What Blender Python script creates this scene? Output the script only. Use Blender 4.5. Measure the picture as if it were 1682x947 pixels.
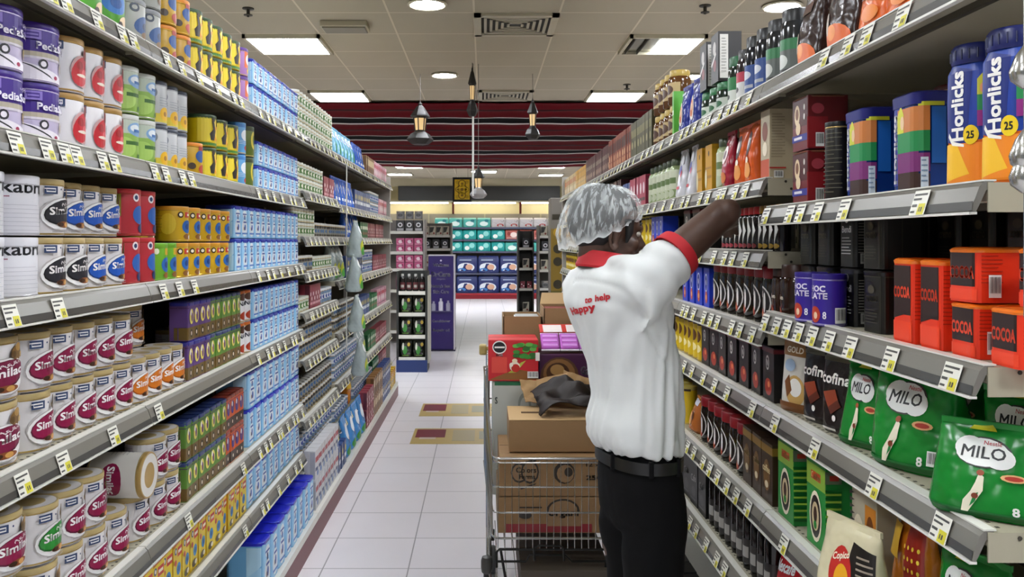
import bpy, bmesh, math, random
import numpy as np
from mathutils import Vector, Matrix
from mathutils.bvhtree import BVHTree
random.seed(7)
PI = math.pi
for o in list(bpy.data.objects):
    bpy.data.objects.remove(o)
SC = bpy.context.scene
COL = SC.collection

# ------------------------------------------------------------------ camera, exposure, world
F = 1375.0                                    # focal length in pixels of the 1682 px wide frame
CAMZ = 1.53
cam_data = bpy.data.cameras.new('camera')
cam_data.sensor_width = 36.0
cam_data.lens = F / 1682.0 * 36.0
cam_data.shift_x = 46.0 / 1682.0
cam_data.shift_y = -78.5 / 1682.0
cam_data.clip_end = 100
cam_data.clip_start = 0.02
cam = bpy.data.objects.new('camera', cam_data)
cam.location = (0, 0, CAMZ)
cam.rotation_euler = (PI / 2, 0, 0)
COL.objects.link(cam)
SC.camera = cam
SC.view_settings.view_transform = 'Standard'
SC.view_settings.look = 'None'
SC.view_settings.gamma = 1.0
SC.view_settings.use_curve_mapping = False
EXPOSURE = 0.52
SC.view_settings.exposure = EXPOSURE
PANEL_POWER = 30.0
DOWNLIGHT_POWER = 110.0
WORLD = 0.17
world = bpy.data.worlds.new('store_ambient')
SC.world = world
world.use_nodes = True
world.node_tree.nodes['Background'].inputs[0].default_value = (0.93, 0.97, 1.0, 1)
world.node_tree.nodes['Background'].inputs[1].default_value = WORLD

# ------------------------------------------------------------------ materials
def srgb(c):
    if isinstance(c, str):
        c = c.lstrip('#')
        c = [int(c[i:i + 2], 16) / 255.0 for i in (0, 2, 4)]
    return tuple((x / 12.92 if x <= 0.04045 else ((x + 0.055) / 1.055) ** 2.4) for x in c)

MATS = {}
def mat(col, rough=0.42, metal=0.0, alpha=1.0, emit=0.0, trans=0.0, var=0.0, spec=0.5):
    key = (col, rough, metal, alpha, emit, trans, var, spec)
    if key in MATS:
        return MATS[key]
    m = bpy.data.materials.new('paint_' + str(len(MATS)))
    m.use_nodes = True
    nt = m.node_tree
    b = nt.nodes['Principled BSDF']
    c = srgb(col)
    b.inputs['Base Color'].default_value = (*c, 1)
    b.inputs['Roughness'].default_value = rough
    b.inputs['Metallic'].default_value = metal
    b.inputs['Specular IOR Level'].default_value = spec
    if alpha < 1:
        b.inputs['Alpha'].default_value = alpha
    if trans:
        b.inputs['Transmission Weight'].default_value = trans
    if emit:
        b.inputs['Emission Color'].default_value = (*c, 1)
        b.inputs['Emission Strength'].default_value = emit
    if var:
        n = nt.nodes.new('ShaderNodeTexNoise'); n.inputs['Scale'].default_value = 14
        tc = nt.nodes.new('ShaderNodeTexCoord')
        nt.links.new(tc.outputs['Object'], n.inputs['Vector'])
        bp = nt.nodes.new('ShaderNodeBump'); bp.inputs['Strength'].default_value = var
        bp.inputs['Distance'].default_value = 0.02
        nt.links.new(n.outputs['Fac'], bp.inputs['Height'])
        nt.links.new(bp.outputs['Normal'], b.inputs['Normal'])
    MATS[key] = m
    return m

def node_mat(name, build):
    m = bpy.data.materials.new(name); m.use_nodes = True
    nt = m.node_tree
    build(nt, nt.nodes['Principled BSDF'])
    return m

def grid_mat(name, size, ox, oy, lw, tile, line, rough, noise=0.06, bump=0.3, lwy=None):
    """square tiles of the given size laid from (ox, oy), joints lw wide"""
    def build(nt, b):
        N, L = nt.nodes, nt.links
        tc = N.new('ShaderNodeTexCoord'); sx = N.new('ShaderNodeSeparateXYZ')
        L.new(tc.outputs['Object'], sx.inputs[0])
        outs = []
        for ax, off, w in (('X', ox, lw), ('Y', oy, lwy or lw)):
            a = N.new('ShaderNodeMath'); a.operation = 'SUBTRACT'; a.inputs[1].default_value = off
            L.new(sx.outputs[ax], a.inputs[0])
            d = N.new('ShaderNodeMath'); d.operation = 'DIVIDE'; d.inputs[1].default_value = size
            L.new(a.outputs[0], d.inputs[0])
            f = N.new('ShaderNodeMath'); f.operation = 'FRACT'; L.new(d.outputs[0], f.inputs[0])
            s = N.new('ShaderNodeMath'); s.operation = 'SUBTRACT'; s.inputs[1].default_value = 0.5
            L.new(f.outputs[0], s.inputs[0])
            ab = N.new('ShaderNodeMath'); ab.operation = 'ABSOLUTE'; L.new(s.outputs[0], ab.inputs[0])
            g = N.new('ShaderNodeMath'); g.operation = 'GREATER_THAN'; g.inputs[1].default_value = 0.5 - w / size / 2
            L.new(ab.outputs[0], g.inputs[0])
            outs.append(g)
        mx = N.new('ShaderNodeMath'); mx.operation = 'MAXIMUM'
        L.new(outs[0].outputs[0], mx.inputs[0]); L.new(outs[1].outputs[0], mx.inputs[1])
        no = N.new('ShaderNodeTexNoise'); no.inputs['Scale'].default_value = 2.2; no.inputs['Detail'].default_value = 5
        L.new(tc.outputs['Object'], no.inputs['Vector'])
        r = N.new('ShaderNodeValToRGB')
        t = srgb(tile)
        r.color_ramp.elements[0].color = (*[x * (1 - noise) for x in t], 1)
        r.color_ramp.elements[1].color = (*[min(1, x * (1 + noise)) for x in t], 1)
        L.new(no.outputs['Fac'], r.inputs[0])
        mix = N.new('ShaderNodeMix'); mix.data_type = 'RGBA'
        L.new(mx.outputs[0], mix.inputs['Factor'])
        L.new(r.outputs[0], mix.inputs['A']); mix.inputs['B'].default_value = (*srgb(line), 1)
        L.new(mix.outputs['Result'], b.inputs['Base Color'])
        b.inputs['Roughness'].default_value = rough
        bp = N.new('ShaderNodeBump'); bp.inputs['Strength'].default_value = bump; bp.inputs['Distance'].default_value = 0.004
        bp.invert = True
        L.new(mx.outputs[0], bp.inputs['Height']); L.new(bp.outputs[0], b.inputs['Normal'])
    return node_mat(name, build)

# ------------------------------------------------------------------ mesh helper
class MB:
    def __init__(self):
        self.v, self.f, self.m, self.mats, self.smooth = [], [], [], [], []
    def slot(self, m):
        if m not in self.mats:
            self.mats.append(m)
        return self.mats.index(m)
    def add(self, vs, fs, m, smooth=False):
        o = len(self.v); s = self.slot(m)
        self.v.extend(tuple(p) for p in vs)
        for f in fs:
            self.f.append(tuple(i + o for i in f)); self.m.append(s); self.smooth.append(smooth)
        return self
    def box(self, x0, y0, z0, x1, y1, z1, m, bev=0.0):
        if bev > 0:
            b = min(bev, (x1 - x0) / 2.01, (y1 - y0) / 2.01, (z1 - z0) / 2.01)
            bm = bmesh.new()
            bmesh.ops.create_cube(bm, size=1)
            for v in bm.verts:
                v.co = Vector(((x0 + x1) / 2 + v.co.x * (x1 - x0), (y0 + y1) / 2 + v.co.y * (y1 - y0), (z0 + z1) / 2 + v.co.z * (z1 - z0)))
            bmesh.ops.bevel(bm, geom=list(bm.edges), offset=b, segments=2, affect='EDGES', profile=0.5)
            bm.verts.index_update()
            vs = [tuple(v.co) for v in bm.verts]; fs = [tuple(v.index for v in f.verts) for f in bm.faces]
            bm.free()
            return self.add(vs, fs, m)
        vs = [(x, y, z) for z in (z0, z1) for y in (y0, y1) for x in (x0, x1)]
        return self.add(vs, [(0, 2, 3, 1), (4, 5, 7, 6), (0, 1, 5, 4), (2, 6, 7, 3), (0, 4, 6, 2), (1, 3, 7, 5)], m)
    def tube(self, pts, r, m, n=8, closed=False):
        pts = [Vector(p) for p in pts]
        if closed:
            pts = pts + [pts[0], pts[1]]
        rs = r if isinstance(r, (list, tuple)) else [r] * len(pts)
        vs, fs = [], []
        t0 = (pts[1] - pts[0]).normalized()
        up = Vector((0, 0, 1)) if abs(t0.z) < 0.9 else Vector((1, 0, 0))
        nrm = t0.cross(up).normalized()
        for i, p in enumerate(pts):
            a = pts[max(0, i - 1)]; c = pts[min(len(pts) - 1, i + 1)]
            t = (c - a).normalized()
            nrm = (nrm - t * nrm.dot(t)).normalized()
            bn = t.cross(nrm)
            for k in range(n):
                an = 2 * PI * k / n
                vs.append(p + (nrm * math.cos(an) + bn * math.sin(an)) * rs[i])
        for i in range(len(pts) - 1):
            for k in range(n):
                k2 = (k + 1) % n
                fs.append((i * n + k, i * n + k2, (i + 1) * n + k2, (i + 1) * n + k))
        if not closed:
            fs.append(tuple(range(n))[::-1]); fs.append(tuple((len(pts) - 1) * n + k for k in range(n)))
        return self.add(vs, fs, m, True)
    def lathe(self, prof, m, n=24, c=(0, 0, 0), axis='z', smooth=True):
        vs, fs = [], []
        for (r, z) in prof:
            for k in range(n):
                a = 2 * PI * k / n
                p = (r * math.cos(a), r * math.sin(a), z)
                if axis == 'x': p = (p[2], p[0], p[1])
                if axis == 'y': p = (p[0], p[2], p[1])
                vs.append((p[0] + c[0], p[1] + c[1], p[2] + c[2]))
        for i in range(len(prof) - 1):
            for k in range(n):
                k2 = (k + 1) % n
                fs.append((i * n + k, i * n + k2, (i + 1) * n + k2, (i + 1) * n + k))
        fs.append(tuple(range(n))[::-1]); fs.append(tuple((len(prof) - 1) * n + k for k in range(n)))
        return self.add(vs, fs, m, smooth)
    def rings(self, rings, m, smooth=True, caps=True):
        n = len(rings[0]); vs = [p for r in rings for p in r]; fs = []
        for i in range(len(rings) - 1):
            for k in range(n):
                k2 = (k + 1) % n
                fs.append((i * n + k, i * n + k2, (i + 1) * n + k2, (i + 1) * n + k))
        if caps:
            fs.append(tuple(range(n))[::-1]); fs.append(tuple((len(rings) - 1) * n + k for k in range(n)))
        return self.add(vs, fs, m, smooth)
    def extrude(self, poly, m, axis, a, b):
        """poly: closed list of 2-D points swept along an axis from a to b"""
        def P(p, t):
            return {'x': (t, p[0], p[1]), 'y': (p[0], t, p[1]), 'z': (p[0], p[1], t)}[axis]
        n = len(poly)
        vs = [P(p, a) for p in poly] + [P(p, b) for p in poly]
        fs = [(k, (k + 1) % n, n + (k + 1) % n, n + k) for k in range(n)] + [tuple(range(n))[::-1], tuple(range(n, 2 * n))]
        return self.add(vs, fs, m)
    def mesh(self, name):
        me = bpy.data.meshes.new(name)
        me.from_pydata(self.v, [], self.f)
        for mm in self.mats:
            me.materials.append(mm)
        me.polygons.foreach_set('material_index', self.m)
        me.polygons.foreach_set('use_smooth', self.smooth)
        if any(self.smooth):
            bm = bmesh.new(); bm.from_mesh(me)
            for e in bm.edges:
                if len(e.link_faces) == 2 and e.calc_face_angle(0) > math.radians(40):
                    e.smooth = False
            bmesh.ops.recalc_face_normals(bm, faces=bm.faces)
            bm.to_mesh(me); bm.free()
        me.update()
        return me
    def build(self, name, parent=None, loc=None):
        return link(name, self.mesh(name), parent, loc)

def link(name, data, parent=None, loc=None, rz=None):
    o = bpy.data.objects.new(name, data); COL.objects.link(o)
    if parent is not None: o.parent = parent
    if loc is not None: o.location = loc
    if rz is not None: o.rotation_euler = (0, 0, rz)
    return o
def tag(o, label=None, cat=None, group=None, kind=None):
    if label: o['label'] = label
    if cat: o['category'] = cat
    if group: o['group'] = group
    if kind: o['kind'] = kind
    return o
def empty(name, loc=(0, 0, 0), rz=0):
    o = bpy.data.objects.new(name, None); COL.objects.link(o)
    o.location = loc; o.rotation_euler = (0, 0, rz); o.empty_display_size = 0.05
    return o

# ------------------------------------------------------------------ lettering
TEXTS = {}
def text_poly(s, bold=0.0):
    """vertices normalised to height 1 for the line box of the string; returns (verts, faces, width)"""
    key = (s, bold)
    if key in TEXTS: return TEXTS[key]
    cu = bpy.data.curves.new('lettering', 'FONT'); cu.body = s; cu.resolution_u = 2
    ob = bpy.data.objects.new('lettering', cu); COL.objects.link(ob)
    bpy.context.view_layer.update()
    dg = bpy.context.evaluated_depsgraph_get()
    me = ob.evaluated_get(dg).to_mesh()
    vs = [(v.co.x, v.co.y) for v in me.vertices]; me.calc_loop_triangles(); fs = [tuple(t.vertices) for t in me.loop_triangles]
    ob.evaluated_get(dg).to_mesh_clear()
    if bold > 0 and vs:       # heavier strokes: the outline laid down four times, a hair apart
        nv, k = len(vs), bold * .62
        base_v, base_f = vs, fs
        vs, fs = [], []
        for q, (dx, dy) in enumerate(((-k, -k), (k, -k), (-k, k), (k, k))):
            vs += [(x + dx, y + dy) for x, y in base_v]; fs += [tuple(i + q * nv for i in f) for f in base_f]
    bpy.data.objects.remove(ob); bpy.data.curves.remove(cu)
    if not vs:
        TEXTS[key] = ([], [], 1); return TEXTS[key]
    x0 = min(v[0] for v in vs); x1 = max(v[0] for v in vs); y0 = min(v[1] for v in vs); y1 = max(v[1] for v in vs)
    vs = [((x - x0) / (x1 - x0), (y - y0) / (y1 - y0)) for x, y in vs]
    TEXTS[key] = (vs, fs, (x1 - x0) / (y1 - y0))
    return TEXTS[key]

# ------------------------------------------------------------------ shaped packs with printed art
def clip_poly(poly, axis, val, keep_greater):
    out = []
    for i in range(len(poly)):
        a, b = poly[i], poly[(i + 1) % len(poly)]
        ia = (a[axis] >= val) if keep_greater else (a[axis] <= val)
        ib = (b[axis] >= val) if keep_greater else (b[axis] <= val)
        if ia: out.append(a)
        if ia != ib:
            t = (val - a[axis]) / (b[axis] - a[axis])
            out.append((a[0] + t * (b[0] - a[0]), a[1] + t * (b[1] - a[1])))
    return out

class Shape:
    """A pack: rows (z, half width, half depth[, centre y]) swept with a cross-section. kind 'round' (n = superellipse power) or 'box'.
    u runs across the front face from -1 to 1 (a box goes on round its sides to +-2), v up from 0 to 1."""
    def __init__(self, kind, rows, n=2.0, cr=0.08):
        self.kind, self.rows, self.n, self.cr = kind, rows, n, cr
        self.h = rows[-1][0]
    def wd(self, z):
        R = self.rows
        if z <= R[0][0]: r = R[0]; return r[1], r[2]
        for a, b in zip(R, R[1:]):
            if z <= b[0]:
                t = (z - a[0]) / max(1e-6, b[0] - a[0])
                return a[1] + t * (b[1] - a[1]), a[2] + t * (b[2] - a[2])
        return R[-1][1], R[-1][2]
    def unit(self, u):
        if self.kind == 'round' and self.n > 2.05:
            u = (u + 2) % 4 - 2
            x = max(-1.0, min(1.0, u if abs(u) <= 1 else math.copysign(2 - abs(u), u)))
            y = (1 - abs(x) ** self.n) ** (1 / self.n)
            return x, (-y if abs(u) <= 1 else y)
        if self.kind == 'round':
            a = u * PI / 2
            s, c = math.sin(a), math.cos(a)
            p = 2.0 / self.n
            return math.copysign(abs(s) ** p, s), -math.copysign(abs(c) ** p, c)
        k = ((u + 1) % 8)
        q, t = int(k // 2), (k % 2) - 1
        cr = self.cr
        # square with slightly rounded corners
        if abs(t) > 1 - cr:
            d = (abs(t) - (1 - cr)) / cr
            e = cr * 0.30 * d * d
        else:
            e = 0
        x, y = t, -1 + e
        if abs(t) > 1 - cr:
            x = math.copysign((1 - cr) + (abs(t) - (1 - cr)) * (1 - 0.30 * d), t)
        for _ in range(q):
            x, y = -y, x
        return x, y
    def P(self, u, v, off=0.0):
        z = v * self.h
        W, D = self.wd(z)
        x, y = self.unit(u)
        return (x * (W + off), y * (D + off), z)
    def us(self):
        if self.kind == 'round' and self.n > 2.05:
            h = [-1, -.985, -.94, -.88, -.8, -.7, -.6, -.5, -.4, -.3, -.2, -.1, 0, .1, .2, .3, .4, .5, .6, .7, .8, .88, .94, .985]
            return h + [u + 2 for u in h]
        if self.kind == 'round':
            return [-2 + 4 * k / 28 for k in range(28)]
        c = self.cr
        out = []
        for s in range(4):
            m = s * 2
            out += [m - 1 + 1e-4, m - 1 + c * .5, m - 1 + c, m, m + 1 - c, m + 1 - c * .5]
        return [u for u in out]
    def body(self, mb, m, z0=None, z1=None, off=0.0, smooth=True):
        us = self.us()
        zs = [r[0] for r in self.rows]
        if z0 is not None:
            zs = [z0] + [z for z in zs if z0 < z < z1] + [z1]
        mb.rings([[self.P(u, z / self.h, off) for u in us] for z in zs], m, smooth=smooth)
    def art(self, items, name='label', base=0.0005):
        mb = MB(); step = 0.00022
        curved_z = len(self.rows) > 4
        vcuts = [r[0] / self.h for r in self.rows] if curved_z else []
        if self.n > 2.05: vcuts = sorted(set(vcuts + [k / 25 for k in range(26)])); step = .0003
        for i, it in enumerate(items):
            off = base + i * step
            kind, col = it[0], it[1]
            m = mat(col, 0.38) if isinstance(col, str) else col
            if kind == 't':
                s, x0, v0, x1, v1 = it[2:7]
                rot = it[7] if len(it) > 7 else 0
                vs, fs, asp = text_poly(s, it[8] if len(it) > 8 else 0.03)
                if rot == 0:
                    pts = [(x0 + a * (x1 - x0), v0 + b * (v1 - v0)) for a, b in vs]
                elif rot == 90:
                    pts = [(x1 - b * (x1 - x0), v0 + a * (v1 - v0)) for a, b in vs]
                else:       # slanted: rises towards the end by rot * height of the line
                    pts = [(x0 + a * (x1 - x0), v0 + b * (v1 - v0) + a * rot) for a, b in vs]
                polys = [[pts[q] for q in f] for f in fs]
            elif kind == 'r': x0, v0, x1, v1 = it[2:6]; polys = [[(x0, v0), (x1, v0), (x1, v1), (x0, v1)]]
            elif kind == 'e':
                cx, cv, rx, rv = it[2:6]; tl = it[6] if len(it) > 6 else 0.0
                k = 18 if rx > .2 else 12
                polys = [[(cx + rx * math.cos(2 * PI * j / k), cv + rv * math.sin(2 * PI * j / k) + tl * math.cos(2 * PI * j / k)) for j in range(k)]]
            else: polys = [list(it[2])]
            for poly in polys:
                self.slice(mb, poly, off, m, curved_z, vcuts)
        return mb.mesh(name)
    def slice(self, mb, poly, off, m, curved_z, vcuts):
            ulo = min(p[0] for p in poly); uhi = max(p[0] for p in poly)
            if self.kind == 'round':
                cuts = [k * 0.125 for k in range(-17, 18)] if self.n <= 2.05 else self.us()
            else:
                c = self.cr
                cuts = [q * 2 + d for q in range(-2, 3) for d in (-1, -1 + c * .5, -1 + c, 1 - c, 1 - c * .5, 1)]
                if self.rows[0][1] != self.rows[-1][1] or curved_z: cuts += [-.5, 0, .5]
            cuts = sorted(c for c in set(cuts) if ulo < c < uhi)
            edges = [ulo] + cuts + [uhi]
            for a, b in zip(edges, edges[1:]):
                if b - a < 1e-6: continue
                pc = clip_poly(clip_poly(poly, 0, a, True), 0, b, False)
                if len(pc) < 3: continue
                vlo = min(p[1] for p in pc); vhi = max(p[1] for p in pc)
                vc = [vlo] + [v for v in vcuts if vlo < v < vhi] + [vhi]
                for c, d in zip(vc, vc[1:]):
                    pp = pc if len(vc) == 2 else clip_poly(clip_poly(pc, 1, c, True), 1, d, False)
                    if len(pp) < 3: continue
                    e = 1e-5
                    mb.add([self.P(min(max(u, a + e), b - e), v, off) for u, v in pp], [tuple(range(len(pp)))], m)
# ------------------------------------------------------------------ the room
CEIL = 3.125
Y_FAR = 22.7
XW = 7.0
floor_m = grid_mat('floor_tiles', 0.4, -0.353, 0.31, 0.006, '#f4f0f4', '#a8a4a8', 0.30, 0.05, 0.15)
ceil_m = grid_mat('ceiling_tiles', 0.6, -0.07, 0.46, 0.014, '#aba28e', '#cbc2ab', 0.85, 0.05, 0.5)
def struct(name, mb):
    return tag(mb.build(name), kind='structure')
m_ = MB(); m_.box(-XW, -2.5, -0.1, XW, Y_FAR, 0, floor_m); struct('floor', m_)
m_ = MB(); m_.box(-XW, -2.5, CEIL, XW, Y_FAR, CEIL + .1, ceil_m); struct('ceiling', m_)
cream = mat('#cfc7a2', 0.7)
m_ = MB(); m_.box(-XW, Y_FAR, 0, XW, Y_FAR + .1, CEIL, cream); struct('wall_back', m_)
m_ = MB(); m_.box(-XW - .1, -2.5, 0, -XW, Y_FAR, CEIL, cream); struct('wall_left', m_)
m_ = MB(); m_.box(XW, -2.5, 0, XW + .1, Y_FAR, CEIL, cream); struct('wall_right', m_)
m_ = MB(); m_.box(-2.2, 21.45, 2.56, 1.95, 21.65, 2.93, mat('#1d1c18', 0.6), 0.01)
m_.box(-XW, 21.5, 2.93, XW, 21.65, CEIL, mat('#b8b096', 0.8))
struct('trim_1', m_)

# ceiling lights: lay-in panels on a 2.4 m pitch, round downlights between them
lamp_white = mat('#f3f8ff', 0.5, emit=PANEL_POWER)
dark_metal = mat('#3a372f', 0.5, 0.3)
cream_metal = mat('#b9b29b', 0.5)
mirror_m = mat('#6d6952', 0.25, 0.8)
def ceil_panel(x, y, kind='full'):
    f = MB(); z = CEIL - 0.002
    for a in ((x, y, x + .6, y + .025), (x, y + .575, x + .6, y + .6), (x, y, x + .025, y + .6), (x + .575, y, x + .6, y + .6)):
        f.box(a[0], a[1], z - .03, a[2], a[3], z, cream_metal)
    e = empty('ceiling_light', (0, 0, 0)); f.build('frame', e)
    d = MB()
    if kind == 'full':
        d.box(x + .027, y + .027, z - .015, x + .573, y + .573, z - .003, lamp_white)
    else:
        d.box(x + .27, y + .027, z - .015, x + .573, y + .573, z - .003, lamp_white)
    d.build('diffuser', e)
    if kind != 'full':
        l = MB(); l.box(x + .027, y + .027, z - .008, x + .268, y + .573, z - .003, mirror_m)
        for k in range(2): l.box(x + .05 + k * .1, y + .027, z - .03, x + .058 + k * .1, y + .573, z - .008, dark_metal)
        l.build('louvre', e)
    return e
NUMS = 'first second third fourth fifth sixth seventh eighth ninth tenth eleventh twelfth thirteenth fourteenth fifteenth sixteenth'.split()
def nth(i): return NUMS[i] if i < len(NUMS) else '%dth' % (i + 1) if (i + 1) % 10 not in (1, 2, 3) or 10 < (i + 1) % 100 < 14 else '%d%s' % (i + 1, {1: 'st', 2: 'nd', 3: 'rd'}[(i + 1) % 10])
PY = [-0.74, 1.66, 4.06, 6.46, 8.86]
for side, px in (('above the baby milk shelves', -1.87), ('above the coffee shelves', 1.13)):
    for k, y in enumerate(PY):
        e = ceil_panel(px, y, 'part' if (px > 0 and k == 3) else 'full')
        lab = 'square lay-in ceiling light ' + side + ', ' + ('half bare metal' if (px > 0 and k == 3) else nth(k) + ' along the row')
        tag(e, lab, 'ceiling light', 'panel lights ' + side)
for k, (px, y) in enumerate(((-1.9, 17.6), (-2.3, 19.6), (1.15, 17.6), (1.3, 19.8), (-.3, 18.8), (3.5, 18.0), (-4.5, 18.0), (-4.5, 6.5), (-4.5, 11.3), (3.9, 6.5), (3.9, 11.3), (-4.5, 1.7), (3.9, 1.7))):
    e = ceil_panel(px, y)
    tag(e, 'square lay-in ceiling light ' + ('beyond the striped canopy' if y > 15 else 'over the neighbouring aisle') + ', ' + nth(k) + ' of its scattered set', 'ceiling light', 'panel lights in the rest of the store')
for k, (x, y) in enumerate(((-.38, .83), (-.38, 3.23), (-.38, 5.62), (-.38, 8.03), (2.02, .83), (2.02, 3.23), (2.02, 5.67), (2.02, 8.1))):
    e = empty('downlight', (x, y, CEIL))
    r = MB(); r.lathe([(.105, -.002), (.125, -.002), (.135, -.012), (.12, -.02), (.108, -.014)], cream_metal, 32); r.build('ring', e)
    d = MB(); d.lathe([(.105, -.004), (.106, -.014), (.08, -.018), (.001, -.02)], mat('#f6f9ff', 0.5, emit=DOWNLIGHT_POWER), 32); d.build('lamp_disc', e)
    tag(e, 'round recessed white ceiling spotlight, ' + nth(k % 4) + (' above the aisle' if x < 0 else ' above the coffee shelves'), 'ceiling light', 'round downlights')
# air vents
def vent(x, y, lab):
    e = empty('ceiling_vent', (x, y, CEIL - .002))
    f = MB(); gm = mat('#b4ad98', 0.6)
    for a in ((0, 0, .6, .05), (0, .55, .6, .6), (0, 0, .05, .6), (.55, 0, .6, .6)): f.box(a[0], a[1], -.02, a[2], a[3], 0, gm)
    f.build('frame', e)
    s = MB(); s.box(.05, .05, -.004, .55, .55, 0, mat('#2c2a24', 0.8))
    for k in range(5):
        a = .07 + k * .042; b = .6 - a
        for q in ((a, a, b, a + .02), (a, b - .02, b, b), (a, a, a + .02, b), (b - .02, a, b, b)): s.box(q[0], q[1], -.016 + k * .001, q[2], q[3], -.004, gm)
    s.build('grille', e)
    tag(e, lab, 'air vent', 'ceiling air vents')
vent(-.07, 5.86, 'square ceiling air vent, the large one next to the round spotlight')
vent(-.07, 8.86, 'square ceiling air vent just in front of the striped canopy')
e = empty('emergency_light', (-1.02, 6.15, CEIL))
m_ = MB(); m_.box(-.17, -.1, -.045, .17, .1, 0, mat('#aaa38d', 0.6), 0.008); m_.build('housing', e)
m_ = MB(); m_.box(-.155, -.085, -.055, .155, .085, -.043, mat('#6f6a58', 0.4), 0.004); m_.build('cover', e)
tag(e, 'slim rectangular emergency light fixed to the ceiling beside a light panel', 'emergency light')
for k, (x, y, w) in enumerate(((1.5, 5.68, 'in the first tile row'), (1.46, 8.55, 'just before the last light panel'), (-1.62, 5.75, 'over the baby milk shelves'))):
    e = empty('sprinkler', (x, y, CEIL))
    m_ = MB(); m_.lathe([(.04, 0), (.04, -.006), (.012, -.01), (.012, -.04)], dark_metal, 14); m_.build('escutcheon', e)
    m_ = MB(); m_.lathe([(.005, -.04), (.03, -.045), (.03, -.05), (.008, -.052), (.008, -.06)], dark_metal, 14); m_.build('deflector', e)
    tag(e, 'small dark ceiling sprinkler head ' + w, 'sprinkler', 'ceiling sprinklers')

# striped cloth canopy hung under the ceiling past the shelves
def canopy_build(nt, b):
    N, L = nt.nodes, nt.links
    tc = N.new('ShaderNodeTexCoord'); sx = N.new('ShaderNodeSeparateXYZ'); L.new(tc.outputs['Object'], sx.inputs[0])
    d = N.new('ShaderNodeMath'); d.operation = 'DIVIDE'; d.inputs[1].default_value = 1.71; ad_ = N.new('ShaderNodeMath'); ad_.inputs[1].default_value = .26; L.new(sx.outputs['Y'], ad_.inputs[0]); L.new(ad_.outputs[0], d.inputs[0])
    f = N.new('ShaderNodeMath'); f.operation = 'FRACT'; L.new(d.outputs[0], f.inputs[0])
    r = N.new('ShaderNodeValToRGB'); r.color_ramp.interpolation = 'CONSTANT'
    stops = [(0, '#5c0812'), (.30, '#2a0509'), (.36, '#5c0812'), (.66, '#c9c4be'), (.70, '#060505'), (.955, '#c9c4be')]
    cr = r.color_ramp
    while len(cr.elements) < len(stops): cr.elements.new(0.5)
    for el, (p, c) in zip(cr.elements, stops): el.position = p; el.color = (*srgb(c), 1)
    L.new(f.outputs[0], r.inputs[0]); L.new(r.outputs[0], b.inputs['Base Color'])
    b.inputs['Roughness'].default_value = 0.7
    b.inputs['Specular IOR Level'].default_value = 0.05
canopy_m = node_mat('striped_cloth', canopy_build)
m_ = MB(); vs = []; fs = []; NX, NY = 49, 180
for j in range(NY):
    y = j / (NY - 1) * 6.9
    for i in range(NX):
        x = -4.2 + 8.4 * i / (NX - 1)
        sagx = (1 - min(1, abs(x) / 2.6) ** 2)
        z = CEIL - .03 - .035 * (0.5 + 0.5 * math.cos(2 * PI * (y + .26) / .57)) - (y / 6.9) ** 2 * (.02 + .08 * sagx) - 0.004 * math.sin(9 * x + 3 * y)
        if y > 6.7: z -= (y - 6.7) * .25
        vs.append((x, y, z))
for j in range(NY - 1):
    for i in range(NX - 1):
        a = j * NX + i; fs.append((a, a + 1, a + NX + 1, a + NX))
m_.add(vs, fs, canopy_m, True)
o = m_.build('cloth_canopy', loc=(0, 9.52, 0)); tag(o, 'black, red and white striped cloth canopy hung in pleats under the ceiling', 'canopy')
sol = o.modifiers.new('thickness', 'SOLIDIFY'); sol.thickness = 0.004

# ------------------------------------------------------------------ gondola shelving
steel = mat('#a9a38d', 0.45, 0.0)
steel_in = mat('#454034', 0.6)
rail_m = mat('#77746c', 0.28, 0.0)
rail_d = mat('#4b4a47', 0.25)
rail_w = mat('#dcdbd2', 0.35)
tag_w = mat('#e9e8dc', 0.5); tag_y = mat('#d8cf3a', 0.5); tag_k = mat('#4a4a46', 0.5)
XL, XR = -0.93, 0.775
DEPTH = 0.45
def outward(side): return 1 if side == 'L' else -1
SHELF_NAMES = {}
def price_tag_mesh(w, big):
    mb = MB()
    # local: x along the aisle, y = outward depth, z up; lies on the sloping rail face
    def Q(x, t, o=0.0): return (x, -0.0125 - 0.0137 * (1 - t) - o, -0.047 + 0.044 * t)
    def quad(x0, t0, x1, t1, m, o): mb.add([Q(x0, t0, o), Q(x1, t0, o), Q(x1, t1, o), Q(x0, t1, o)], [(0, 1, 2, 3)], m)
    quad(-w / 2, 0.02, w / 2, 1.0, tag_w, .001)
    quad(0.0, 0.04, w * .44, .48, tag_y, .0016)
    quad(-w * .44, .8, w * .40, .88, tag_k, .0016); quad(-w * .44, .62, w * .1, .70, tag_k, .0016)
    if big:
        quad(-w * .44, .36, -w * .1, .46, tag_k, .0016); quad(-w * .44, .12, -w * .15, .2, tag_k, .0016)
        quad(w * .10, .16, w * .16, .34, tag_k, .0022); quad(w * .22, .16, w * .30, .34, tag_k, .0022)
    return mb.mesh('price_tag')
TAGS = [price_tag_mesh(.042, False), price_tag_mesh(.05, True)]
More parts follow.
